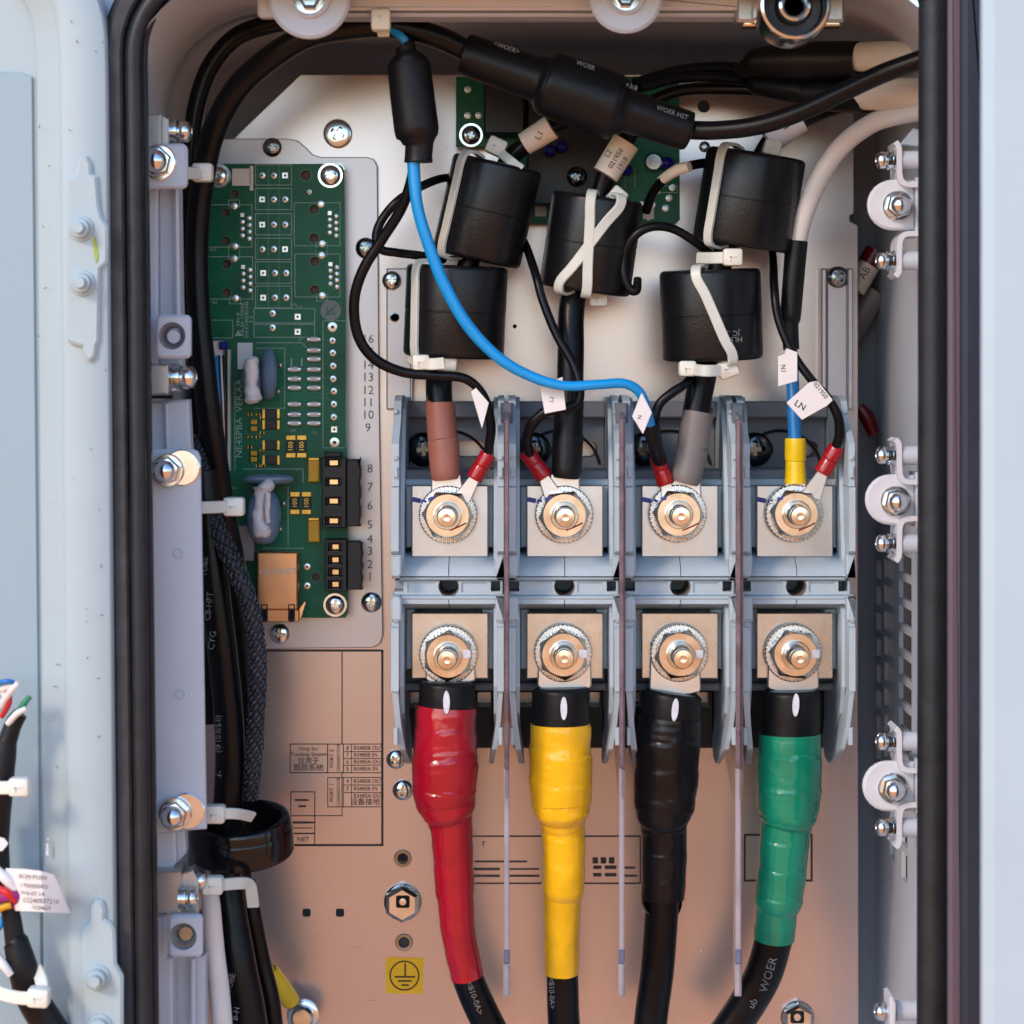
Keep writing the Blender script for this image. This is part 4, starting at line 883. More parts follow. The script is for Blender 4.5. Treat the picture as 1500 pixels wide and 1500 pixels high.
def stud(x, y, low, par, rnd):
    k = S(60); c = W(x+rnd.uniform(-1.5, 1.5), y+rnd.uniform(-1.5, 1.5), 60.9); hx = rnd.uniform(-.0012, .0012)
    so = MB(); P = []
    hz = .0; pr_ = [(14.5*k, -.02)]
    h = .0068
    while h < .0172+hx: pr_ += [(14.6*k, h), (13.5*k, h+.0006)]; h += .0012
    pr_ += [(14.2*k, .0184+hx), (14.2*k, .0205+hx), (12.8*k, .0215+hx), (5.5*k, .0216+hx), (5*k, .0213+hx), (.0001, .0212+hx)]
    so.lathe(c, FR, pr_, 28); s_ = part(so, 'stud', 'nut_metal', par)
    b = MB(); n_ = 160; vs_ = []; fs_ = []      # serrated conical washer
    prof_ = [(42.5, 0, 0), (42.5, .0011, 0), (41.5, .0014, 0), (40.5, .0014, 1), (34.5, .0015, 1), (33.5, .0016, 0), (22, .0018, 0)]
    for r_, h_, z_ in prof_:
        for i in range(n_):
            t = 2*math.pi*i/n_; hh = h_+(.0008 if z_ and (i % 4) in (0, 1) else 0)
            vs_.append(c+FR*hh+Vector((1, 0, 0))*r_*k*math.cos(t)+Vector((0, 0, 1))*r_*k*math.sin(t))
    for q in range(len(prof_)-1):
        for i in range(n_): j = (i+1) % n_; fs_.append((q*n_+i, q*n_+j, (q+1)*n_+j, (q+1)*n_+i))
    b.add(vs_, fs_); part(b, 'serrated_washer', 'washer_metal', s_, ang=12)
    b = MB(); hexnut(b, c, k, 33*k, .0020, .0078, rnd.uniform(0, 1.05)); part(b, 'nut', 'nut_metal', s_, ang=28)
    b = MB(); b.lathe(c, FR, [(21*k, .0060), (21*k, .0088), (19.5*k, .0098), (15*k, .0098), (14.7*k, .006)], 30, caps=False); part(b, 'spring_ring', 'zinc_blue', s_)
M('bar_up', (.58, .58, .60), .30, metal=.95, nscale=70, namt=.05, rvar=.03)
M('bar_low', (.60, .55, .50), .27, metal=.95, nscale=70, namt=.06, rvar=.03)
for (y0, y1, cy, low) in ((711, 816, 753, 0), (898, 994, 957, 1)):
    b = MB(); b.box(CX-54, y0, CX+58, y1, 58, 5.5, .35); part(b, 'metal_bar', 'bar_low' if low else 'bar_up', tb, ang=30)
b = MB(); b.prism(rot(rr(CX-54, 729, CX-40, 736, 2), CX-47, 732, 12), 58.2, .15); b.prism(rot(rr(CX-40, 732, CX-33, 738, 2), CX-36, 735, 12), 63.0, .15); b.prism(rot(rr(CX-30, 728, CX-21, 733, 2), CX-25, 731, -20), 69.1, .2); part(b, 'blue_ink_mark', 'marker_blue', tb)
b = MB(); P = [W(CX-1+26*math.cos(R(a)), 753+26*math.sin(R(a)), 69.2) for a in (60, 50, 40)]; b.tubew([W(CX+2, 777, 69.1), W(CX+14, 772, 69.1), W(CX+26, 766, 69.1)], [.0003]*3, 6, 3); part(b, 'red_ink_mark', 'marker_red', tb)
b = MB(); b.prism(rr(CX+21, 952, CX+32, 964, 2), 69.2, .2); part(b, 'white_ink_mark', 'marker_white', tb)
screw(tb, CX-37, 658, 20.2, 25, 'black', name='mounting_screw')
blocks = [tb]
off = PITCH*S(RD)
for i, lab in enumerate(('second grey terminal block from the left, holding the yellow-taped cable', 'third grey terminal block from the left, holding the grey-sleeved and black-taped cables', 'rightmost grey terminal block, holding the yellow crimp lug and the green-taped cable')):
    blocks.append(dup(tb, Vector((off*(i+1), 0, 0)), lab))
rs_ = random.Random(5)
for i, t in enumerate(blocks):
    for cy, low in ((753, 0), (957, 1)): stud(CX-1+PITCH*i*S(RD)/S(60.9), cy, low, t, rs_)
rs_ = random.Random(3); M('scratch', (.92, .66, .38), .25, metal=1)
for i, t in enumerate(blocks):
    for (y0, y1, num) in ((716, 810, (5, 8, 4, 14)[i]), (902, 988, (6, 10, 9, 26)[i])):
        b = MB(); o_ = PITCH*i*S(RD)/S(58)
        for q in range(num):
            x = CX+o_+rs_.choice((rs_.uniform(-50, -30), rs_.uniform(30, 54), rs_.uniform(-48, 50))); y = rs_.uniform(y0, y1); a = rs_.choice((rs_.gauss(1.2, .25), rs_.gauss(2.2, .3))); L = rs_.uniform(4, 16)
            xe, ye = x+L*math.cos(a), y+L*math.sin(a)
            if CX+o_-52 < xe < CX+o_+56 and y0 < ye < y1: line(b, x, y, xe, ye, 58.05, rs_.uniform(.5, 1.1), .1)
        if b.v: part(b, 'scratches', 'scratch', t, kind='stuff')
# clear partitions between the blocks
M('edge_pale', (.70, .66, .74), .22, nscale=60, namt=.1, trans=.6); M('band_blue', (.13, .15, .24), .3, nscale=60, namt=.1)
for i, lab in enumerate(('clear plastic partition between the red and yellow cables', 'clear plastic partition between the yellow and black cables', 'clear plastic partition between the black and green cables')):
    x = CX+PITCH*(i+.5)+(0, -2, -2)[i]; t = thing('partition', lab, 'partition', (x, 1460, 0), 'clear partitions between the terminal blocks')
    b = MB(); b.slabx([(604, 8), (604, 60), (616, 84), (1130, 84), (1180, 78), (1452, 78), (1458, 70), (1458, 55), (1180, 55), (1130, 8)], x-2.2, x+2.2, RD); part(b, 'sheet', 'acrylic', t, ang=30)
    b = MB(); b.box(x-3.6, 614, x+3.6, 1126, 85.5, 1.6, .4); part(b, 'front_edge', 'acrylic_edge', t)
    b = MB(); b.box(x-4.0, 1126.4, x+4.0, 1392, 80, 1.8, .4); part(b, 'lower_edge', 'edge_pale', t)
    b = MB(); b.box(x-4.4, 1392.4, x+4.4, 1412, 80.4, 2.4, .4); part(b, 'blue_band', 'band_blue', t); b = MB(); b.box(x-4.8, 1412.4, x+4.8, 1460, 80.2, 2.2, .6); part(b, 'foot', 'edge_pale', t)
    b = MB(); b.box(x-9, 590, x+9, 622, 60, 40, .8); part(b, 'holder', 'housing_dark', t)

# ---------------------------------------------------------------- heavy power cables below
def wrinkle(seed, amp=.034, pitch=.0105):
    rnd = random.Random(seed); ph = [rnd.uniform(0, 6.28) for _ in range(6)]
    def f(L, t):
        s_ = ((L+.0022*math.sin(t+ph[0])+.0016*t/6.28)/pitch) % 1.0
        lap = amp*(1.0-s_)
        return 1+lap+.008*math.sin(2*t+ph[1]+L*260)+.006*math.sin(3*t+ph[2]-L*430)+.004*math.sin(5*t+ph[3]+L*700)+.008*math.sin(L*2300+2.5*math.sin(t+ph[4]))*(.5+.5*math.sin(L*260+ph[5]))**2
    return f
def power(label, pal, boot, tape, tm, jack, mark, seed, boot2=None):
    t = thing('power_cable', label, 'cable', (jack[-1][0], 1500, 30), 'heavy power cables below the terminals')
    b = MB(); b.prism(pal, 61.2, 3.0, .5); part(b, 'lug', 'tin', t)
    b = MB(); b.tube(boot, 28, 5, rmod=lambda L, a: 1+.012*math.sin(2*a+L*300)); part(b, 'heat_shrink', 'shrink_black', t)
    b = MB(); b.tube(tape, 44, 14, rmod=wrinkle(seed)); part(b, 'tape_wrap', tm, t, ang=22)
    b = MB(); b.tube(jack, 26, 6); part(b, 'cable_jacket', 'cable_black', t)
    if mark:
        x, y, a = mark; k = S(72)
        o = [W(x, y, 60)+FR*.0108+Vector((.0008*math.cos(R(q))*1.0, 0, .0024*math.sin(R(q)))) for q in range(0, 360, 20)]
        b = MB(); o = rot([(x+5*math.cos(R(q)), y+17*math.sin(R(q))) for q in range(0, 360, 20)], x, y, a); b.prism(o, 60+46*.25+.15, 1.0, .1); part(b, 'white_paint_mark', 'marker_white', t)
    return t
def palm(cx, y1, w0, w1): return [(cx-w0, 940), (cx+w0, 940), (cx+w1, y1-6), (cx+w1-3, y1-2)]+[(cx+w1*.6, y1+1.5), (cx, y1+3), (cx-w1*.6, y1+1.5)]+[(cx-w1+3, y1-2), (cx-w1, y1-6)]
pc = power('thick cable wrapped in red tape, leftmost of the four power cables', palm(660, 1000, 34, 37), [(655, 997, 60, 36), (655, 1004, 60, 41), (655, 1022, 60, 42), (654, 1045, 60, 42)],
      [(654, 1034, 60, 43), (653, 1050, 60, 44.5), (652, 1085, 60, 45.5), (652, 1120, 60, 47.5), (651, 1150, 59, 47), (653, 1172, 58, 44.5), (656, 1184, 58, 41), (659, 1198, 57, 33), (661, 1208, 57, 30.5), (664, 1260, 55, 29), (666, 1303, 53, 28.5), (667, 1311, 53, 26.5), (672, 1370, 50, 25), (685, 1430, 47, 24)], 'tape_red',
      [(682, 1418, 47, 22.5), (688, 1440, 46, 23), (703, 1475, 44, 23.5), (730, 1530, 40, 24)], (654, 1029, 0), 1)
text('<810-0A>', 695, 1462, 57.5, 9, 'print_pale', pc, ang=-70)
pc = power('thick cable wrapped in yellow tape, second of the four power cables', palm(827, 1010, 38, 40), [(823, 1006, 60, 36), (823, 1013, 60, 41.5), (822, 1035, 60, 42), (821, 1068, 60, 41.5)],
      [(821, 1060, 60, 43), (821, 1080, 60, 44.5), (821, 1130, 60, 45.5), (822, 1172, 59, 44.5), (823, 1186, 59, 41), (824, 1200, 58, 33), (825, 1212, 57, 31), (826, 1260, 56, 30.5), (825, 1298, 55, 30.5), (824, 1310, 54, 27.5), (823, 1370, 52, 25.5), (823, 1425, 50, 24.5)], 'tape_yellow',
      [(823, 1412, 50, 23), (824, 1440, 49, 23.4), (825, 1480, 48, 23.6), (828, 1530, 46, 24)], (826, 1038, 0), 2)
text('<810-0A>', 808, 1455, 59, 8, 'print_pale', pc, ang=-88)
pc = power('thick cable wrapped in black tape, third of the four power cables', palm(989, 1016, 36, 38), [(986, 1013, 60, 38), (985, 1020, 60, 43.5), (983, 1040, 60, 44), (981, 1064, 60, 43)],
      [(982, 1050, 60, 44.5), (979, 1085, 60, 46.5), (976, 1140, 59, 46), (973, 1180, 58, 43.5), (972, 1194, 58, 40), (972, 1206, 57, 34), (973, 1222, 56, 32.5), (973, 1270, 55, 32), (971, 1312, 54, 31.5), (971, 1318, 54, 31)], 'tape_black',
      [(971, 1300, 54, 25), (969, 1340, 53, 24.5), (963, 1420, 50, 24.5), (955, 1480, 47, 24.5), (950, 1530, 45, 24.5)], (989, 1040, 6), 3)
pc = power('thick cable wrapped in green tape, rightmost of the four power cables', palm(1162, 1012, 36, 38), [(1159, 1010, 60, 38), (1159, 1018, 60, 42.5), (1158, 1045, 60, 43), (1157, 1085, 60, 42)],
      [(1157, 1074, 60, 44.5), (1157, 1100, 60, 45.5), (1156, 1140, 60, 46.5), (1155, 1178, 59, 45.5), (1154, 1192, 58, 42), (1152, 1206, 57, 37), (1150, 1220, 57, 36), (1146, 1270, 56, 35.5), (1141, 1312, 55, 35), (1140, 1319, 54, 33), (1138, 1326, 54, 30.5), (1134, 1375, 52, 29.5)], 'tape_green',
      [(1136, 1360, 52, 27.5), (1131, 1385, 51, 27.5), (1116, 1432, 49, 27.5), (1085, 1485, 45, 27), (1050, 1535, 42, 27)], (1166, 1033, 3), 4)
text('WOER', 1126, 1428, 60, 13, 'print_pale', pc, ang=73); text('ub', 1103, 1470, 57, 11, 'print_pale', pc, ang=62)
text('WOER', 965, 1052, 72, 15, 'print_dark' if 'print_dark' in MATS else 'ring_black', pc, ang=85) if False else None

# ---------------------------------------------------------------- cables rising from the upper terminals
def riser(label, cond, sleeve, sm, pal, extra=None, text_=None):
    t = thing('riser_cable', label, 'cable', (cond[0][0], 710, 55), 'cables rising from the upper terminals')
    b = MB(); b.prism(pal, 61.2, 2.6, .5); part(b, 'lug', 'tin', t)
    b = MB(); b.tube(cond, 24, 6); part(b, 'cable_jacket', 'cable_black', t)
    b = MB(); b.tube(sleeve, 28, 4, lin=False, rmod=lambda L, a: 1+.006*math.sin(2*a+L*200)); part(b, 'sleeve', sm, t)
    return t
riser('upright cable with brown sleeve rising from the first terminal through two ferrite cores', [(650, 690, 60, 17), (646, 620, 58, 19), (643, 560, 56, 19.5), (650, 500, 52, 18), (664, 455, 50, 17), (688, 380, 50, 16), (715, 310, 50, 15), (742, 240, 50, 14), (770, 212, 52, 13), (800, 188, 54, 12), (850, 170, 50, 12)],
      [(645, 588, 58, 21), (645, 594, 58, 21.5), (648, 640, 59, 22), (649, 646, 59, 23.2), (652, 690, 60, 22), (653, 702, 60, 19)], 'sleeve_brown', [(632, 694), (675, 694), (682, 740), (630, 745)])
riser('upright cable with black sleeve rising from the second terminal through one ferrite core', [(829, 690, 60, 18), (834, 620, 58, 19.5), (836, 520, 56, 19.5), (839, 440, 52, 19), (865, 355, 50, 16), (884, 268, 52, 14.5), (905, 228, 54, 13), (935, 175, 50, 13)],
      [(834, 588, 58, 20.5), (834, 594, 58, 21.3), (832, 634, 59, 21.8), (832, 640, 59, 22.6), (830, 686, 60, 21.8), (829, 700, 60, 19)], 'shrink_black', [(806, 694), (849, 694), (850, 742), (800, 742)])
riser('slanting cable with grey sleeve rising from the third terminal through two ferrite cores', [(1008, 690, 60, 18), (1020, 600, 58, 20), (1030, 545, 56, 20.5), (1040, 470, 50, 18), (1056, 385, 50, 17), (1092, 290, 50, 16), (1120, 222, 50, 14.5), (1148, 190, 52, 14.5), (1190, 165, 50, 16), (1250, 142, 60, 18)],
      [(1023, 602, 58, 22.5), (1022, 608, 58, 23.2), (1015, 652, 59, 23.5), (1014, 658, 59, 24.2), (1006, 695, 60, 22.5), (1003, 707, 60, 20)], 'sleeve_grey', [(985, 702), (1026, 706), (1030, 745), (972, 745)])
# earth conductor of the fourth terminal
t = thing('earth_lead', 'white, black and blue lead with a yellow crimp at the fourth terminal', 'cable', (1165, 710, 55))
b = MB(); b.tube([(1385, 158, 98, 16), (1320, 168, 86, 14.5), (1275, 182, 76, 14.5), (1232, 215, 64, 14.5), (1200, 262, 60, 14.5), (1178, 315, 56, 14), (1167, 358, 54, 13.5)], 22, 7); part(b, 'white_sheath', 'wire_white', t)
b = MB(); b.tube([(1167, 353, 54, 16.5), (1163, 400, 54, 16), (1158, 462, 54, 15.5), (1157, 472, 54, 12.5), (1159, 512, 54, 12)], 22, 6); part(b, 'heat_shrink', 'shrink_black', t)
b = MB(); b.tube([(1159, 508, 54, 9), (1161, 560, 55, 9.5), (1163, 600, 57, 10), (1165, 652, 59, 10)], 18, 5); part(b, 'blue_core', 'wire_blue_dark', t)
b = MB(); b.tube([(1165, 642, 60, 14.5), (1165, 647, 60, 15.5), (1165, 672, 60, 15.5), (1165, 676, 60, 14), (1165, 680, 60, 14.5), (1165, 700, 60, 15.5), (1165, 708, 60, 16.5)], 26, 3); part(b, 'crimp', 'crimp_yellow', t)
b = MB(); b.prism([(1150, 704), (1180, 704), (1186, 745), (1144, 745)], 61.2, 2.4, .4); part(b, 'lug', 'tin', t)

# ---------------------------------------------------------------- thin sense wires with red crimps
def sense(label, pts, crimp, lug, m='cable_black', r=6.5, pre=None):
    t = thing('sense_wire', label, 'wire', (pts[-1][0], pts[-1][1], 55), 'thin wires ending in red crimps')
    b = MB(); b.tube([(*p, r) if len(p) == 3 else p for p in pts], 14, 7); part(b, 'insulation', m, t)
    (x0, y0), (x1, y1), rr_ = crimp; dx, dy = x1-x0, y1-y0
    b = MB(); b.tube([(x0, y0, 62, rr_*.92), (x0+dx*.08, y0+dy*.08, 62, rr_), (x0+dx*.45, y0+dy*.45, 62, rr_), (x0+dx*.5, y0+dy*.5, 62, rr_*.9), (x0+dx*.56, y0+dy*.56, 62, rr_*1.02), (x0+dx*.93, y0+dy*.93, 62, rr_*1.05), (x1, y1, 62, rr_*.95)], 20, 3); part(b, 'crimp', 'crimp_red', t)
    b = MB(); b.prism(lug, 63.2, 1.4, .3); part(b, 'lug', 'tin', t)
    return t
def luglet(x0, y0, x1, y1, w0, w1):
    L = math.hypot(x1-x0, y1-y0); nx, ny = -(y1-y0)/L, (x1-x0)/L; return [(x0+nx*w0, y0+ny*w0), (x1+nx*w1, y1+ny*w1), (x1-nx*w1, y1-ny*w1), (x0-nx*w0, y0-ny*w0)]
sense('black wire looping left of the first ferrite pair down to the first terminal', [(606, 232, 92, 7), (603, 262, 90, 8), (588, 305, 86, 8), (560, 350, 82, 8), (532, 395, 80, 8), (519, 440, 78, 8), (524, 490, 76, 8), (548, 525, 74, 8), (590, 545, 72, 7.5), (640, 550, 72, 7.5), (682, 555, 72, 7), (708, 580, 70, 7), (719, 620, 68, 7), (717, 650, 65, 7), (712, 672, 62, 6.5)], ((716, 664), (694, 702), 12), luglet(698, 696, 676, 732, 7, 13))
sense('black wire with white flag curling into the second terminal', [(735, 318, 28, 6), (765, 350, 45, 6), (784, 400, 62, 6.5), (795, 440, 66, 6.5), (815, 490, 68, 6.5), (838, 530, 70, 6.5), (848, 560, 71, 7), (847, 588, 71, 7), (826, 598, 72, 7.5), (798, 604, 72, 8), (777, 625, 70, 8), (772, 652, 66, 7.5), (780, 675, 62, 7)], ((770, 660), (798, 700), 12.5), luglet(794, 694, 812, 730, 7, 14))
sense('black wire beside the blue one curling into the third terminal', [(1035, 520, 40, 6), (1016, 545, 56, 6), (1004, 562, 66, 6.5), (985, 575, 68, 7), (966, 592, 68, 7), (959, 615, 68, 7.5), (962, 645, 65, 7.5), (967, 672, 62, 7)], ((962, 667), (976, 710), 12.5), luglet(974, 703, 982, 736, 7, 13))
sense('black wire with a white tag curling into the fourth terminal', [(1110, 320, 28, 6), (1130, 365, 44, 6), (1134, 420, 60, 6.5), (1140, 466, 64, 6.5), (1158, 512, 66, 6.5), (1185, 552, 68, 6.5), (1212, 582, 68, 6.5), (1228, 612, 68, 7.5), (1229, 640, 66, 7.5), (1222, 660, 62, 7)], ((1226, 654), (1204, 694), 12.5), luglet(1208, 688, 1188, 728, 7, 15))
t = thing('blue_wire', 'bright blue wire running from the black capsule down to the third terminal', 'wire', (948, 620, 70))
b = MB(); b.tube([(606, 225, 95, 9), (606, 245, 95, 9.5), (611, 300, 95, 8.8), (625, 350, 94, 9), (650, 415, 92, 9.2), (684, 475, 90, 9), (728, 522, 88, 8.4), (775, 550, 86, 7.8), (825, 565, 84, 7.3), (880, 563, 82, 7.2), (915, 562, 80, 7.2), (937, 575, 78, 7.2), (947, 600, 76, 7.4), (954, 630, 74, 7.6)], 18, 8); part(b, 'insulation', 'wire_blue', t)
b = MB(); b.tube([(952, 622, 74, 10), (956, 640, 72, 11), (964, 668, 66, 11), (967, 676, 63, 10)], 14, 4); part(b, 'heat_shrink', 'shrink_black', t)
b = MB(); b.tube([(574, 45, 97, 5), (588, 54, 98, 6.5), (598, 68, 97, 7), (600, 80, 96, 7)], 14, 5); part(b, 'upper_end', 'wire_blue', t)
t = thing('capsule', 'black shrink-wrapped capsule on the blue wire below the top cable', 'capsule', (606, 237, 85))
b = MB(); b.tube([(592, 66, 96, 13), (594, 67, 96, 14.5), (595, 76, 96, 15), (597, 83, 96, 20), (598, 90, 95, 29), (599, 98, 95, 32), (604, 140, 95, 33), (610, 188, 95, 33), (612, 198, 95, 31), (613, 206, 95, 25), (614, 214, 95, 20.5), (613, 228, 95, 20), (613, 237, 95, 21), (613, 237.5, 95, 18)], 32, 3, rmod=lambda L, a: 1+.012*math.sin(2*a+L*90)); part(b, 'body', 'shrink_black', t, ang=50)
single(MB().tube([(700, 262, 30, 6), (660, 260, 44, 6), (630, 267, 62, 6.5), (588, 290, 72, 6.5), (562, 318, 72, 6.5), (551, 345, 72, 6.5), (558, 365, 72, 6.5), (580, 370, 70, 6.5), (612, 374, 62, 6.5), (650, 380, 52, 6.5)], 12, 7), 'loop_wire', 'cable_black', 'thin black wire making a small loop left of the upper left ferrite', 'wire')
single(MB().tube([(1040, 372, 56, 6), (1015, 352, 60, 6.5), (985, 335, 62, 6.5), (955, 332, 64, 7), (930, 345, 64, 7), (915, 372, 62, 7), (914, 402, 62, 7), (922, 423, 62, 7), (932, 425, 62, 7), (934, 408, 60, 6)], 12, 7), 'loop_wire', 'cable_black', 'thin black wire hooking round the right side of the crossed-strap ferrite', 'wire')
single(MB().tube([(1060, 236, 34, 7), (1030, 239, 50, 7), (1000, 246, 56, 7), (978, 258, 52, 7), (958, 280, 46, 7), (946, 310, 40, 7)], 12, 6), 'marked_wire', 'cable_black', 'short dark wire with pale marker sleeve leaving the upper right ferrite', 'wire')
single(MB().tube([(1010, 244, 60, 8), (992, 249, 57, 8.5), (972, 262, 52, 8)], 12, 5), 'marker_sleeve', 'paper_warm', 'pale marker sleeve on the wire left of the upper right ferrite', 'marker')

# ---------------------------------------------------------------- ferrite cores
def ferrite(label, cx, cy, d, w, h, tilt, pitch, rh=.42):
    t = thing('ferrite_core', label, 'ferrite', (cx, cy, d), 'black ferrite cores on the riser cables')
    k = S(d); Rr, H = w/2*k, h*k; c = W(cx, cy, d)
    rotm = Matrix.Rotation(R(tilt), 3, 'Y') @ Matrix.Rotation(R(pitch), 3, 'X'); A = rotm @ Vector((0, 0, 1))
    e = .0018; prof = [(Rr*rh, -H/2+.001), (Rr*rh+.001, -H/2)]+[(Rr-e+e*math.sin(R(a)), -H/2+e-e*math.cos(R(a))) for a in (0, 30, 60, 90)]+[(Rr, -.0003), (Rr-.00015, -.0001), (Rr-.00015, .0001), (Rr+.00005, .0003)]+[(Rr+.00015-e+e*math.cos(R(a))-.0001, H/2-e+e*math.sin(R(a))) for a in (0, 30, 60, 90)]+[(Rr*rh+.001, H/2), (Rr*rh, H/2-.001)]
    b = MB(); b.lathe(c, A, prof, 48, caps=False)
    b.lathe(c, A, [(Rr*rh, H/2-.001), (Rr*rh, -H/2+.001)], 48, caps=False); part(b, 'core', 'ferrite', t, ang=30)
    return t, c, rotm, Rr, H, rh
def tie_on(F, phi0, phi1, label, head=None, m='nylon_grey', w=3.7, hz=None):
    t, c, rotm, Rr, H, rh = F
    z = thing('cable_tie', label, 'cable tie', (VX+c.x/S(50), VY-c.z/S(50), 50), 'nylon ties on the ferrite cores')
    pts = []; nn = []
    for r_, h_, f in ((Rr*rh*1.15, H/2+.0004, 0), (Rr*.72, H/2+.0016, .0), (Rr*.97, H/2+.0008, .03), (Rr+.0009, H/2-.003, .08), (Rr+.0009, H/4, .27), (Rr+.0009, 0, .5), (Rr+.0009, -H/4, .73), (Rr+.0009, -H/2+.003, .92), (Rr*.97, -H/2-.0008, .97), (Rr*.72, -H/2-.0016, 1), (Rr*rh*1.15, -H/2-.0004, 1)):
        p = R(phi0+(phi1-phi0)*f); rad = Vector((math.sin(p), -math.cos(p), 0))
        pts.append(c+rotm @ (rad*r_+Vector((0, 0, h_)))); 
        nrm = rad if abs(h_) < H/2-.002 else (rad*.3+Vector((0, 0, math.copysign(1, h_)))).normalized()
        nn.append((rotm @ nrm).normalized())
    b = MB(); b.strap(pts, nn, w, 1.2, 4); part(b, 'strap', m, z)
    if head:
        x, y, d, a, s_ = head; tie_head(z, x, y, d, a, s_)
    return z
def tie_head(par, x, y, d, a, s_=1.0):
    ca, sa = math.cos(R(a)), math.sin(R(a)); u = Vector((ca, 0, -sa)); v = Vector((sa, 0, ca)); c = W(x, y, d); k = S(d)
    b = MB(); b.obox(c, u*15*k*s_, FR*.0032, v*13.5*k*s_, .0011); h = part(b, 'head', 'nylon', par)
    b = MB(); b.obox(c+FR*.0032, u*5*k*s_, FR*.00025, v*1.0*k, 0); b.obox(c+FR*.0032-u*4*k*s_-v*3*k, u*1.0*k, FR*.00025, v*4*k*s_, 0); part(b, 'pawl', 'nylon_grey', h)
F1 = ferrite('tilted black ferrite core at the upper left, above another one', 713, 309, 52, 132, 146, 13, 4)
F2 = ferrite('black ferrite core above the brown sleeve', 667, 456, 54, 148, 134, 2.5, 3)
F3 = ferrite('black ferrite core with two straps crossed over it, in the middle', 866, 357, 52, 134, 140, 8, 4)
F4 = ferrite('tilted black ferrite core at the upper right beside the white sheath', 1097, 293, 52, 146, 138, 9, 4)
F5 = ferrite('black ferrite core with one slanting strap, above the grey sleeve', 1042, 461, 54, 148, 132, -2, 3)
for s_, y in (('HL9280', 497), ('JC .31', 488)): text(s_, 1062+8, y, 54+19.0, 8, 'print_pale', F5[0], ang=180)
tie_on(F1, -48, -48, 'grey strap down the left side of the upper left ferrite', (727, 215, 58, 25, .95)); tie_on(F2, -50, -46, 'pale strap down the left side of the ferrite above the brown sleeve', (655, 530, 66, 5, 1.0))
tie_on(F3, -10, 2, 'upright pale strap of the crossed pair on the middle ferrite', (877, 437, 56, 0, .9)); tie_on(F3, 32, -38, 'slanting pale strap of the crossed pair on the middle ferrite', (905, 287, 60, 40, .85))
tie_on(F4, -46, -46, 'grey strap down the left side of the upper right ferrite', (1131, 217, 60, 15, .85)); tie_on(F5, -22, 20, 'slanting pale strap across the ferrite above the grey sleeve', (1066, 540, 66, -20, 1.0))
def ring_tie(label, P, nrm, heads, w=4.2, m='nylon_grey', at=None):
    z = thing('cable_tie', label, 'cable tie', at); b = MB(); b.strap([W(*p) for p in P], nrm, w, 1.2, 5); part(b, 'strap', m, z)
    for h in heads: tie_head(z, *h)
    return z
ring_tie('small tie gripping the cable under the ferrite above the brown sleeve', [(600, 524, 58), (625, 533, 74), (650, 532, 75)], FR, [(617, 531, 70, 0, .85)], at=(620, 535, 60), m='nylon')
ring_tie('small tie gripping the cable under the slanting-strap ferrite', [(1005, 540, 66), (1030, 543, 78), (1055, 543, 76)], FR, [(1007, 540, 70, 0, .85)], at=(1010, 545, 60), m='nylon_grey')
ring_tie('small tie between the two right-hand ferrites', [(1022, 378, 60), (1045, 378, 68), (1070, 377, 70)], FR, [(1073, 377, 70, 0, .95)], at=(1050, 380, 60))
ring_tie('short tie tail on top of the upper left ferrite', [(735, 225, 62), (748, 236, 66), (764, 248, 66)], FR, [], at=(750, 240, 60), w=3.4)

# ---------------------------------------------------------------- heat-shrink joint and cables along the top
t = thing('shrink_joint', 'bulging black heat-shrink joint slanting across the top cables', 'cable joint', (845, 140, 70))
b = MB(); b.tube([(684, 80, 84, 28), (685, 80.5, 84, 31), (730, 96, 85, 32), (778, 113, 86, 33), (790, 117, 86, 36), (800, 121, 86, 45), (808, 124, 86, 48), (850, 139, 86, 49.5), (895, 155, 86, 49), (905, 158, 86, 46), (914, 161, 86, 38), (924, 164, 86, 32), (960, 176, 85, 30), (1004, 191, 83, 29.5), (1005, 191.5, 83, 26)], 36, 4, rmod=lambda L, a: 1+.008*math.sin(2*a+L*70)); part(b, 'sleeve', 'shrink_black', t, ang=50)
for s_, x, y, d in (('<WOER>', 742, 70, 103), ('WOER', 858, 96, 118), ('>3/8', 925, 127, 112), ('WOER HST', 985, 165, 102)): text(s_, x, y, d-6, 7, 'print_pale', t, ang=-19)
single(MB().tube([(700, 84, 84, 16), (650, 58, 88, 17), (600, 43, 92, 17), (555, 38, 93, 17), (500, 42, 92, 18), (450, 53, 90, 18), (400, 82, 86, 18.5), (350, 126, 80, 18.5), (316, 185, 76, 18), (299, 250, 72, 17.5), (289, 350, 70, 17), (291, 450, 70, 17), (300, 550, 70, 17.5), (311, 640, 68, 18), (325, 735, 62, 18), (341, 830, 54, 19), (356, 930, 50, 20), (365, 1030, 50, 20), (364, 1120, 52, 20), (356, 1200, 55, 19), (350, 1280, 56, 19), (362, 1360, 56, 20), (380, 1440, 56, 20), (392, 1540, 56, 21)], 22, 8), 'long_cable', 'cable_black', 'long black cable arching from the shrink joint down past the circuit board', 'cable')
single(MB().tube([(520, 22, 62, 13), (450, 28, 62, 14), (395, 36, 62, 14), (345, 55, 60, 14), (308, 98, 60, 14), (288, 155, 60, 13.5), (280, 220, 60, 12), (276, 310, 60, 11), (279, 400, 58, 11), (286, 520, 56, 11), (292, 640, 56, 11), (298, 760, 56, 11), (303, 900, 56, 11), (308, 1060, 56, 11)], 18, 7), 'corrugated_cable', 'cable_black', 'outer black cable hugging the curved top left corner', 'cable')
tc_ = thing('marked_tube', 'black tube with small white print running down beside the long plate', 'tube', (340, 1500, 70))
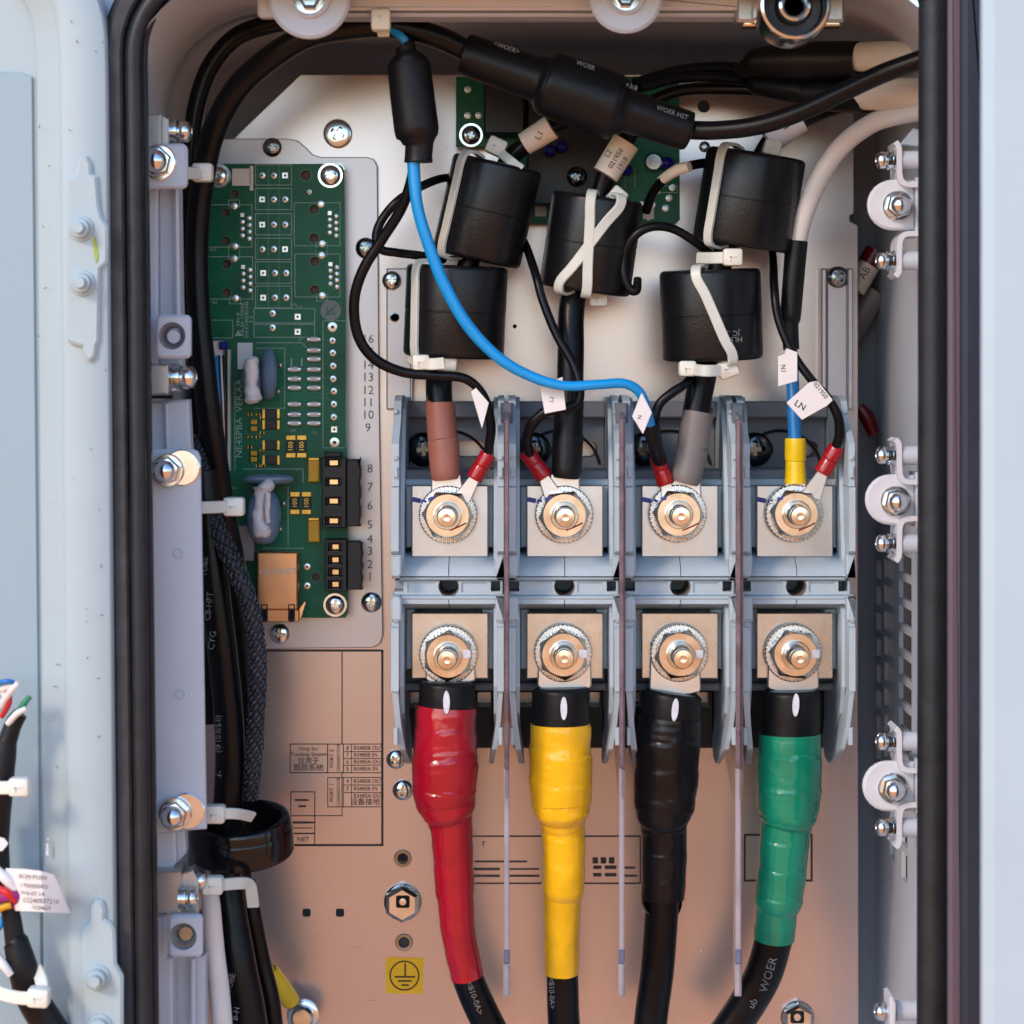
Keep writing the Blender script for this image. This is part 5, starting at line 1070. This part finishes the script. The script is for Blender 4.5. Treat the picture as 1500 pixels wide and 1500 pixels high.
b = MB(); b.tube([(298, 690, 78, 19), (305, 770, 78, 21), (314, 860, 78, 22), (325, 950, 77, 22), (334, 1040, 75, 22), (337, 1110, 73, 22), (334, 1180, 71, 22), (330, 1260, 70, 22), (337, 1330, 72, 24), (349, 1410, 74, 26), (362, 1480, 74, 27), (370, 1540, 74, 27)], 24, 8); part(b, 'tube', 'cable_black', tc_)
for s_, x, y, a, h in (('CYG', 311, 938, 82, 10), ('CB-HFT', 306, 888, 84, 9), ('TUBE', 300, 830, 86, 9), ('(\u03a610.0/5.0)', 320, 1075, 90, 8.5), ('-F-', 322, 1135, 92, 8), ('TUBE', 338, 1440, 76, 9), ('B-H', 346, 1485, 78, 9)): text(s_, x, y, 83.5, h, 'print_pale', tc_, ang=a)
# braided sleeve with real crossing strands
t = thing('braided_sleeve', 'black braided sleeve with pale flecks crossing over the left cables', 'cable sleeve', (370, 1160, 60))
bp_ = [(288, 640, 66, 10.5), (297, 700, 72, 11.5), (315, 768, 80, 12.5), (342, 826, 84, 13), (365, 884, 84, 12.5), (376, 945, 82, 12), (377, 1010, 80, 12), (372, 1090, 76, 11.5), (366, 1170, 72, 11)]
b = MB(); b.tube(bp_, 18, 8); part(b, 'core', 'braid_dark', t)
PP, QQ = spline([W(x, y, d) for x, y, d, r in bp_], [r*S(d) for x, y, d, r in bp_], 44)
U = Vector((0, -1, 0)); st_d = MB(); st_l = MB(); Ls = [0]
for i in range(1, len(PP)): Ls.append(Ls[-1]+(PP[i]-PP[i-1]).length)
for sgn in (1, -1):
    for q in range(9):
        path = []; rad = []
        for i in range(len(PP)):
            T = (PP[min(i+1, len(PP)-1)]-PP[max(i-1, 0)]).normalized(); V = T.cross(Vector((0, -1, 0))).normalized(); Uu = V.cross(T).normalized()
            a = sgn*Ls[i]/.026*2*math.pi+q*2*math.pi/9; path.append(PP[i]+(Uu*math.cos(a)+V*math.sin(a))*(QQ[i]-.0001+.00034*math.cos(9*Ls[i]/.026*2*math.pi+q*math.pi+(0 if sgn > 0 else math.pi)))); rad.append(.00034)
        (st_l if sgn > 0 else st_d).tubew(path, rad, 5, 1, lin=True)
part(st_d, 'dark_strands', 'braid_dark', t, kind='stuff'); part(st_l, 'pale_strands', 'braid_light', t, kind='stuff')
single(MB().tube([(1000, 190, 83, 14), (1050, 191, 87, 14), (1110, 184, 92, 14), (1170, 165, 98, 14), (1235, 135, 106, 14), (1300, 105, 114, 14.5), (1390, 74, 122, 15)], 20, 8), 'top_cable', 'cable_black', 'black cable leaving the shrink joint to the upper right, in front of the pale sheaths', 'cable')
for nm, lab, sh, bt, m_ in (('sheathed_cable', 'cream sheathed cable with black boot at the very top right', [(1246, 84, 76, 21), (1300, 82, 86, 22), (1390, 80, 96, 22)], [(1080, 104, 54, 9), (1098, 97, 57, 15), (1112, 91, 60, 22), (1160, 88, 66, 26), (1230, 87, 74, 27), (1256, 86, 78, 26), (1257, 86, 78, 20)], 'wire_cream'),
                          ('sheathed_cable', 'cream sheathed cable with black boot, lower of the two behind the top cable', [(1255, 138, 74, 23), (1310, 138, 86, 24), (1390, 138, 96, 24)], [(1100, 122, 48, 11), (1114, 125, 50, 16), (1150, 130, 56, 18), (1178, 134, 60, 20), (1186, 136, 61, 24), (1240, 139, 70, 26), (1268, 140, 76, 26), (1269, 140, 76, 21)], 'wire_cream')):
    t = thing(nm, lab, 'cable', (1250, 160, 40), 'cream sheathed cables at the top right'); b = MB(); b.tube(sh, 24, 5); part(b, 'sheath', m_, t); b = MB(); b.tube(bt, 26, 5); part(b, 'boot', 'shrink_black', t)
for i, (lab, P, r_) in enumerate((('upper thin black core running from the shrink joint to the top boot', [(1100, 100, 45), (1050, 98, 48), (990, 104, 52), (930, 122, 60)], 8), ('lower thin black core running from the shrink joint to the boot', [(1112, 122, 42), (1060, 113, 48), (1000, 113, 52), (935, 128, 60)], 9), ('lowest thin black core dipping below the boots', [(1120, 132, 40), (1060, 130, 38), (1000, 132, 36), (950, 150, 36)], 9))):
    single(MB().tube([(*p, r_) for p in P], 14, 6), 'thin_core', 'cable_black', lab, 'wire', 'thin cores behind the shrink joint')

# ---------------------------------------------------------------- ties and cables low on the left
single(MB().tube([(303, 1290, 84, 11), (309, 1325, 86, 14), (314, 1390, 86, 15), (322, 1460, 86, 15.5), (328, 1540, 86, 15.5)], 20, 7), 'white_cable', 'wire_white', 'white cable running down at the bottom left', 'cable')
single(MB().tube([(362, 1290, 60, 13), (371, 1350, 60, 14), (383, 1410, 58, 14), (397, 1470, 58, 14), (404, 1540, 58, 14)], 18, 7), 'bundle_cable', 'cable_black', 'black cable at the right edge of the lower left bundle', 'cable')
t = thing('cable_ring', 'glossy black ring clip around the left cable bundle', 'clip', (352, 1260, 75), None)
k = S(76); A = Matrix.Rotation(R(13), 3, 'X') @ Matrix.Rotation(R(-3), 3, 'Y') @ Vector((0, 0, 1)); c = W(354, 1224, 74)
pr_ = [(.0145, -.0065), (.0148, -.007), (.0178, -.007), (.0182, -.0066), (.0182, .0058), (.0176, .0068), (.0165, .007), (.0150, .0068), (.0145, .006)]
b = MB(); b.lathe(c, A, pr_+[pr_[0]], 56, caps=False); part(b, 'ring', 'ring_black', t, ang=35)
b = MB(); b.lathe(c, A, [(.01825, -.0062), (.0186, -.0058), (.0186, .0022), (.01825, .0028)], 56, caps=False); part(b, 'band', 'ring_black', t, ang=35)
ring_tie('tie at the top left fixing the long cable beside the circuit board', [(262, 252, 110), (285, 254, 104), (300, 253, 98)], FR, [(297, 253, 98, 0, 1.0)], at=(290, 255, 90))
ring_tie('tie fixing the top cable to the rail above the capsule', [(557, -8, 108), (559, 10, 115), (560, 30, 115), (562, 52, 108)], FR, [(558, 30, 116, 90, 1.05)], at=(558, 50, 100), m='nylon')
ring_tie('tie reaching from the long plate over the cables to the circuit board', [(288, 744, 112), (312, 743, 106), (345, 742, 96)], FR, [(343, 742, 97, 0, 1.02)], at=(340, 745, 90))
ring_tie('tie on top of the black ring clip', [(292, 1200, 104), (318, 1193, 106), (345, 1192, 104), (370, 1197, 94)], FR, [(315, 1192, 106, 0, 1.0)], at=(320, 1195, 90), w=3.8)
ring_tie('tie below the black ring clip with its tail hanging down', [(298, 1297, 100), (325, 1296, 103), (350, 1294, 102), (365, 1296, 98), (369, 1312, 96), (371, 1328, 94)], FR, [(312, 1296, 105, 0, 1.0)], at=(320, 1300, 90), w=4.2)
t = thing('earth_wire', 'green and yellow earth wire with yellow crimp bolted at the bottom left of the panel', 'wire', (445, 1490, 5))
b = MB(); b.tube([(378, 1370, 50, 9), (384, 1400, 46, 9), (392, 1425, 40, 9)], 14, 5); part(b, 'green_insulation', 'wire_green', t); b = MB(); b.tube([(388, 1402, 47, 5), (394, 1418, 44, 6), (399, 1430, 40, 6)], 12, 4); part(b, 'yellow_stripe', 'crimp_yellow', t)
b = MB(); b.tube([(394, 1424, 40, 13), (397, 1428, 39, 15), (412, 1448, 32, 15), (424, 1464, 26, 14), (426, 1467, 25, 12)], 20, 4); part(b, 'crimp', 'crimp_yellow', t)
b = MB(); b.prism([(418, 1464), (428, 1456), (450, 1474), (462, 1490), (440, 1510), (424, 1496)], 12, 2, .4); part(b, 'lug', 'tin', t)
k = S(10); b = MB(); b.lathe(W(444, 1487, 12), FR, [(24*k, 0), (24*k, .0008), (22*k, .0012), (14*k, .0012)], 28); part(b, 'washer', 'zinc', t)
b = MB(); b.lathe(W(444, 1487, 12), FR, [(17*k, .0012), (17*k, .0048), (13*k, .006), (.0001, .0062)], 24); part(b, 'bolt', 'zinc_blue', t)

# ---------------------------------------------------------------- labels and flags
def tag(name, label, out, d, th=.5, m='paper', writing=()):
    t = thing(name, label, 'label', (out[0][0], out[0][1], d)); b = MB(); b.prism(out, d, th, .1); part(b, 'paper', m, t)
    for w_ in writing: text(*w_[:2], w_[2], d+.1, w_[3], 'ink', t, ang=w_[4])
    return t
def wrap(name, label, P, m, writing=(), d=0):
    t = thing(name, label, 'label', (P[0][0], P[0][1], P[0][2])); b = MB(); b.tube(P, 22, 3, lin=True); part(b, 'paper', m, t)
    for w_ in writing: text(w_[0], w_[1], w_[2], d, w_[3], 'ink', t, ang=w_[4])
wrap('wrap_label', 'cream wrap label reading L1 beneath the shrink joint', [(768, 211, 55, 17), (808, 186, 57, 19)], 'paper_warm', [('L1', 790, 198, 10, 62)], 62.5)
wrap('wrap_label', 'pale wrap label reading L2 above the crossed-strap ferrite', [(887, 256, 58, 20), (917, 208, 58, 21)], 'paper_warm', [('L2', 891, 225, 8, 58), ('021950', 902, 232, 8, 58), ('1918', 912, 240, 8, 58)], 64)
wrap('wrap_label', 'white wrap label reading L3 above the upper right ferrite', [(1126, 208, 56, 19), (1172, 176, 56, 19)], 'paper', [('L3', 1150, 184, 9, -55)], 61.5)
tag('flag_label', 'white folded flag on the black wire at the first terminal', [(690, 574), (697, 568), (716, 590), (712, 606), (706, 628), (700, 608)], 77, .5)
tag('flag_label', 'white flag on the wire above the second terminal', [(791, 566), (824, 552), (829, 600), (798, 606)], 80, .5, writing=[('L2', 808, 585, 6, 75)])
tag('flag_label', 'white diamond-shaped flag on the blue wire at the third terminal', [(926, 610), (940, 575), (955, 604), (942, 636)], 83, .5, writing=[('N', 937, 611, 6, 75)])
tag('flag_label', 'white flag reading N1 below the white and black sheath', [(1140, 522), (1150, 518), (1152, 510), (1168, 516), (1168, 558), (1140, 566)], 70, .5, writing=[('N1', 1147, 540, 7, -88)])
tag('flag_label', 'tilted white tag reading LN on the black wire at the fourth terminal', [(1152, 590), (1186, 560), (1198, 558), (1220, 586), (1212, 594), (1175, 615)], 77, .5, writing=[('LN', 1172, 594, 10, -32), ('021950', 1202, 572, 7, -52)])
# red and grey cables behind the right bracket
t = thing('side_cable', 'grey cable with red end and boxed print in the gap right of the panel', 'cable', (1270, 400, -20))
b = MB(); b.tube([(1230, 520, -24, 20), (1262, 460, -22, 20), (1285, 425, -20, 20)], 18, 5); part(b, 'jacket', 'sleeve_grey', t); b = MB(); b.tube([(1252, 425, -12, 16), (1275, 385, -12, 16)], 18, 3); part(b, 'label_sleeve', 'paper_warm', t); b = MB(); b.tube([(1272, 388, -12, 17), (1284, 368, -12, 17)], 18, 3); part(b, 'red_end', 'cap_red', t)
text('AB', 1267, 400, 0, 11, 'ink', t, ang=60)
single(MB().tube([(1258, 596, -12, 9), (1270, 612, -12, 11), (1280, 636, -12, 9)], 16, 4), 'red_cap', 'cap_red', 'dark red cap in the gap right of the fourth terminal', 'cap')

# ---------------------------------------------------------------- wiring on the open door, bottom left
t = thing('door_cable', 'black cable with bare coloured wire ends on the door, upper of the two', 'cable', (10, 1180, 150), 'cables on the open door')
b = MB(); b.tube([(-8, 1230, 158, 21), (-2, 1170, 160, 20), (6, 1115, 160, 17), (10, 1085, 160, 15), (12, 1082, 160, 14), (20, 1060, 160, 13), (30, 1045, 160, 11)], 18, 5); part(b, 'jacket', 'shrink_black', t)
for m_, P in (('wire_green', [(22, 1050, 160, 5), (32, 1035, 162, 5), (44, 1020, 162, 4)]), ('wire_white', [(12, 1060, 162, 5), (24, 1046, 164, 5), (38, 1038, 164, 4)]), ('wire_red', [(2, 1050, 160, 4), (14, 1028, 162, 4), (8, 1008, 162, 4), (-10, 1005, 160, 4)]), ('wire_white', [(-4, 1040, 160, 5), (16, 1012, 164, 5), (24, 1002, 164, 5), (-10, 1014, 162, 5)]), ('wire_blue_dark', [(-10, 1002, 163, 4), (10, 998, 165, 4), (20, 1000, 164, 4)]), ('wire_white', [(-10, 996, 162, 5), (8, 1022, 162, 5), (-10, 1045, 160, 5)])):
    b = MB(); b.tube(P, 10, 5); part(b, 'wire_end', m_, t)
ring_tie('tie on the upper door cable', [(-20, 1154, 165), (10, 1154, 168), (35, 1153, 168)], FR, [(29, 1152, 170, 0, 1.0)], at=(20, 1155, 160), m='nylon')
t = thing('door_cable', 'lower black door cable with purple and orange wires under the paper label', 'cable', (40, 1500, 150), 'cables on the open door')
b = MB(); b.tube([(12, 1320, 160, 13), (18, 1350, 160, 14), (22, 1378, 160, 15), (24, 1382, 160, 19), (34, 1420, 160, 22), (46, 1460, 158, 23), (70, 1500, 156, 24), (100, 1550, 154, 25)], 20, 6); part(b, 'jacket', 'shrink_black', t)
for m_, P in (('wire_purple', [(-12, 1318, 164, 8), (12, 1312, 168, 9), (24, 1312, 168, 8), (20, 1326, 165, 7)]), ('wire_red', [(-12, 1300, 164, 6), (8, 1306, 170, 6), (22, 1318, 168, 6)]), ('tantalum', [(-12, 1340, 164, 5), (2, 1330, 168, 5), (16, 1326, 168, 5)]), ('wire_white', [(-12, 1270, 164, 8), (6, 1285, 168, 8), (22, 1304, 168, 6)]), ('wire_blue_dark', [(-12, 1284, 160, 5), (2, 1284, 166, 5), (10, 1294, 166, 4)]), ('wire_white', [(-12, 1392, 160, 7), (4, 1412, 164, 7), (16, 1428, 164, 6)]), ('wire_blue', [(-8, 1366, 160, 5), (0, 1356, 160, 5), (4, 1344, 160, 5)])):
    b = MB(); b.tube(P, 10, 5); part(b, 'wire_end', m_, t)
single(MB().tube([(-6, 1190, 156, 17), (-2, 1250, 156, 16), (0, 1300, 156, 15)], 16, 5), 'door_cable', 'shrink_black', 'short stretch of black cable between the two door wire bundles', 'cable', 'cables on the open door')
ring_tie('tie on the lower door cable with its strap curving up', [(54, 1420, 160), (61, 1440, 166), (58, 1460, 170), (30, 1462, 170), (0, 1455, 168), (-16, 1446, 164)], FR, [(57, 1460, 171, 4, 1.05)], at=(55, 1460, 160), m='nylon')
single(MB().prism([(-20, 1222), (6, 1228), (12, 1236), (4, 1246), (-20, 1252)], 166, .5), 'paper_scrap', 'paper', 'small white paper corner between the door cables', 'label')
t = thing('paper_label', 'white printed paper label sticking out beside the coloured door wires', 'label', (70, 1338, 160))
b = MB(); P = [[W(x, y, d) for x, d in ((10, 168), (35, 171), (60, 171), (80, 169), (100, 165))] for y in (0, 1)]
top = [W(8, 1272, 167), W(35, 1273, 171), (W(60, 1276, 172)), W(78, 1281, 170), W(84, 1290, 168)]; bot = [W(22, 1334, 167), W(45, 1335, 171), W(65, 1336, 172), W(85, 1337, 169), W(103, 1338, 165)]
vs_ = top+bot+[v+Vector((0, .0003, 0)) for v in top+bot]; fs_ = []
for i in range(4): fs_ += [(i, 5+i, 6+i, 1+i), (10+i, 11+i, 16+i, 15+i)]
b.add(vs_, fs_); part(b, 'paper', 'paper', t)
for s_, x, y, h, a in (('BOM P1234', 48, 1285, 6, -4), ('1900435472', 50, 1298, 6, -4), ('W6-07 1A', 48, 1309, 6, -4), ('02240537210', 60, 1320, 7, -3), ('1020629', 60, 1330, 6, -3)): text(s_, x, y, 172.6, h, 'ink', t, ang=a)
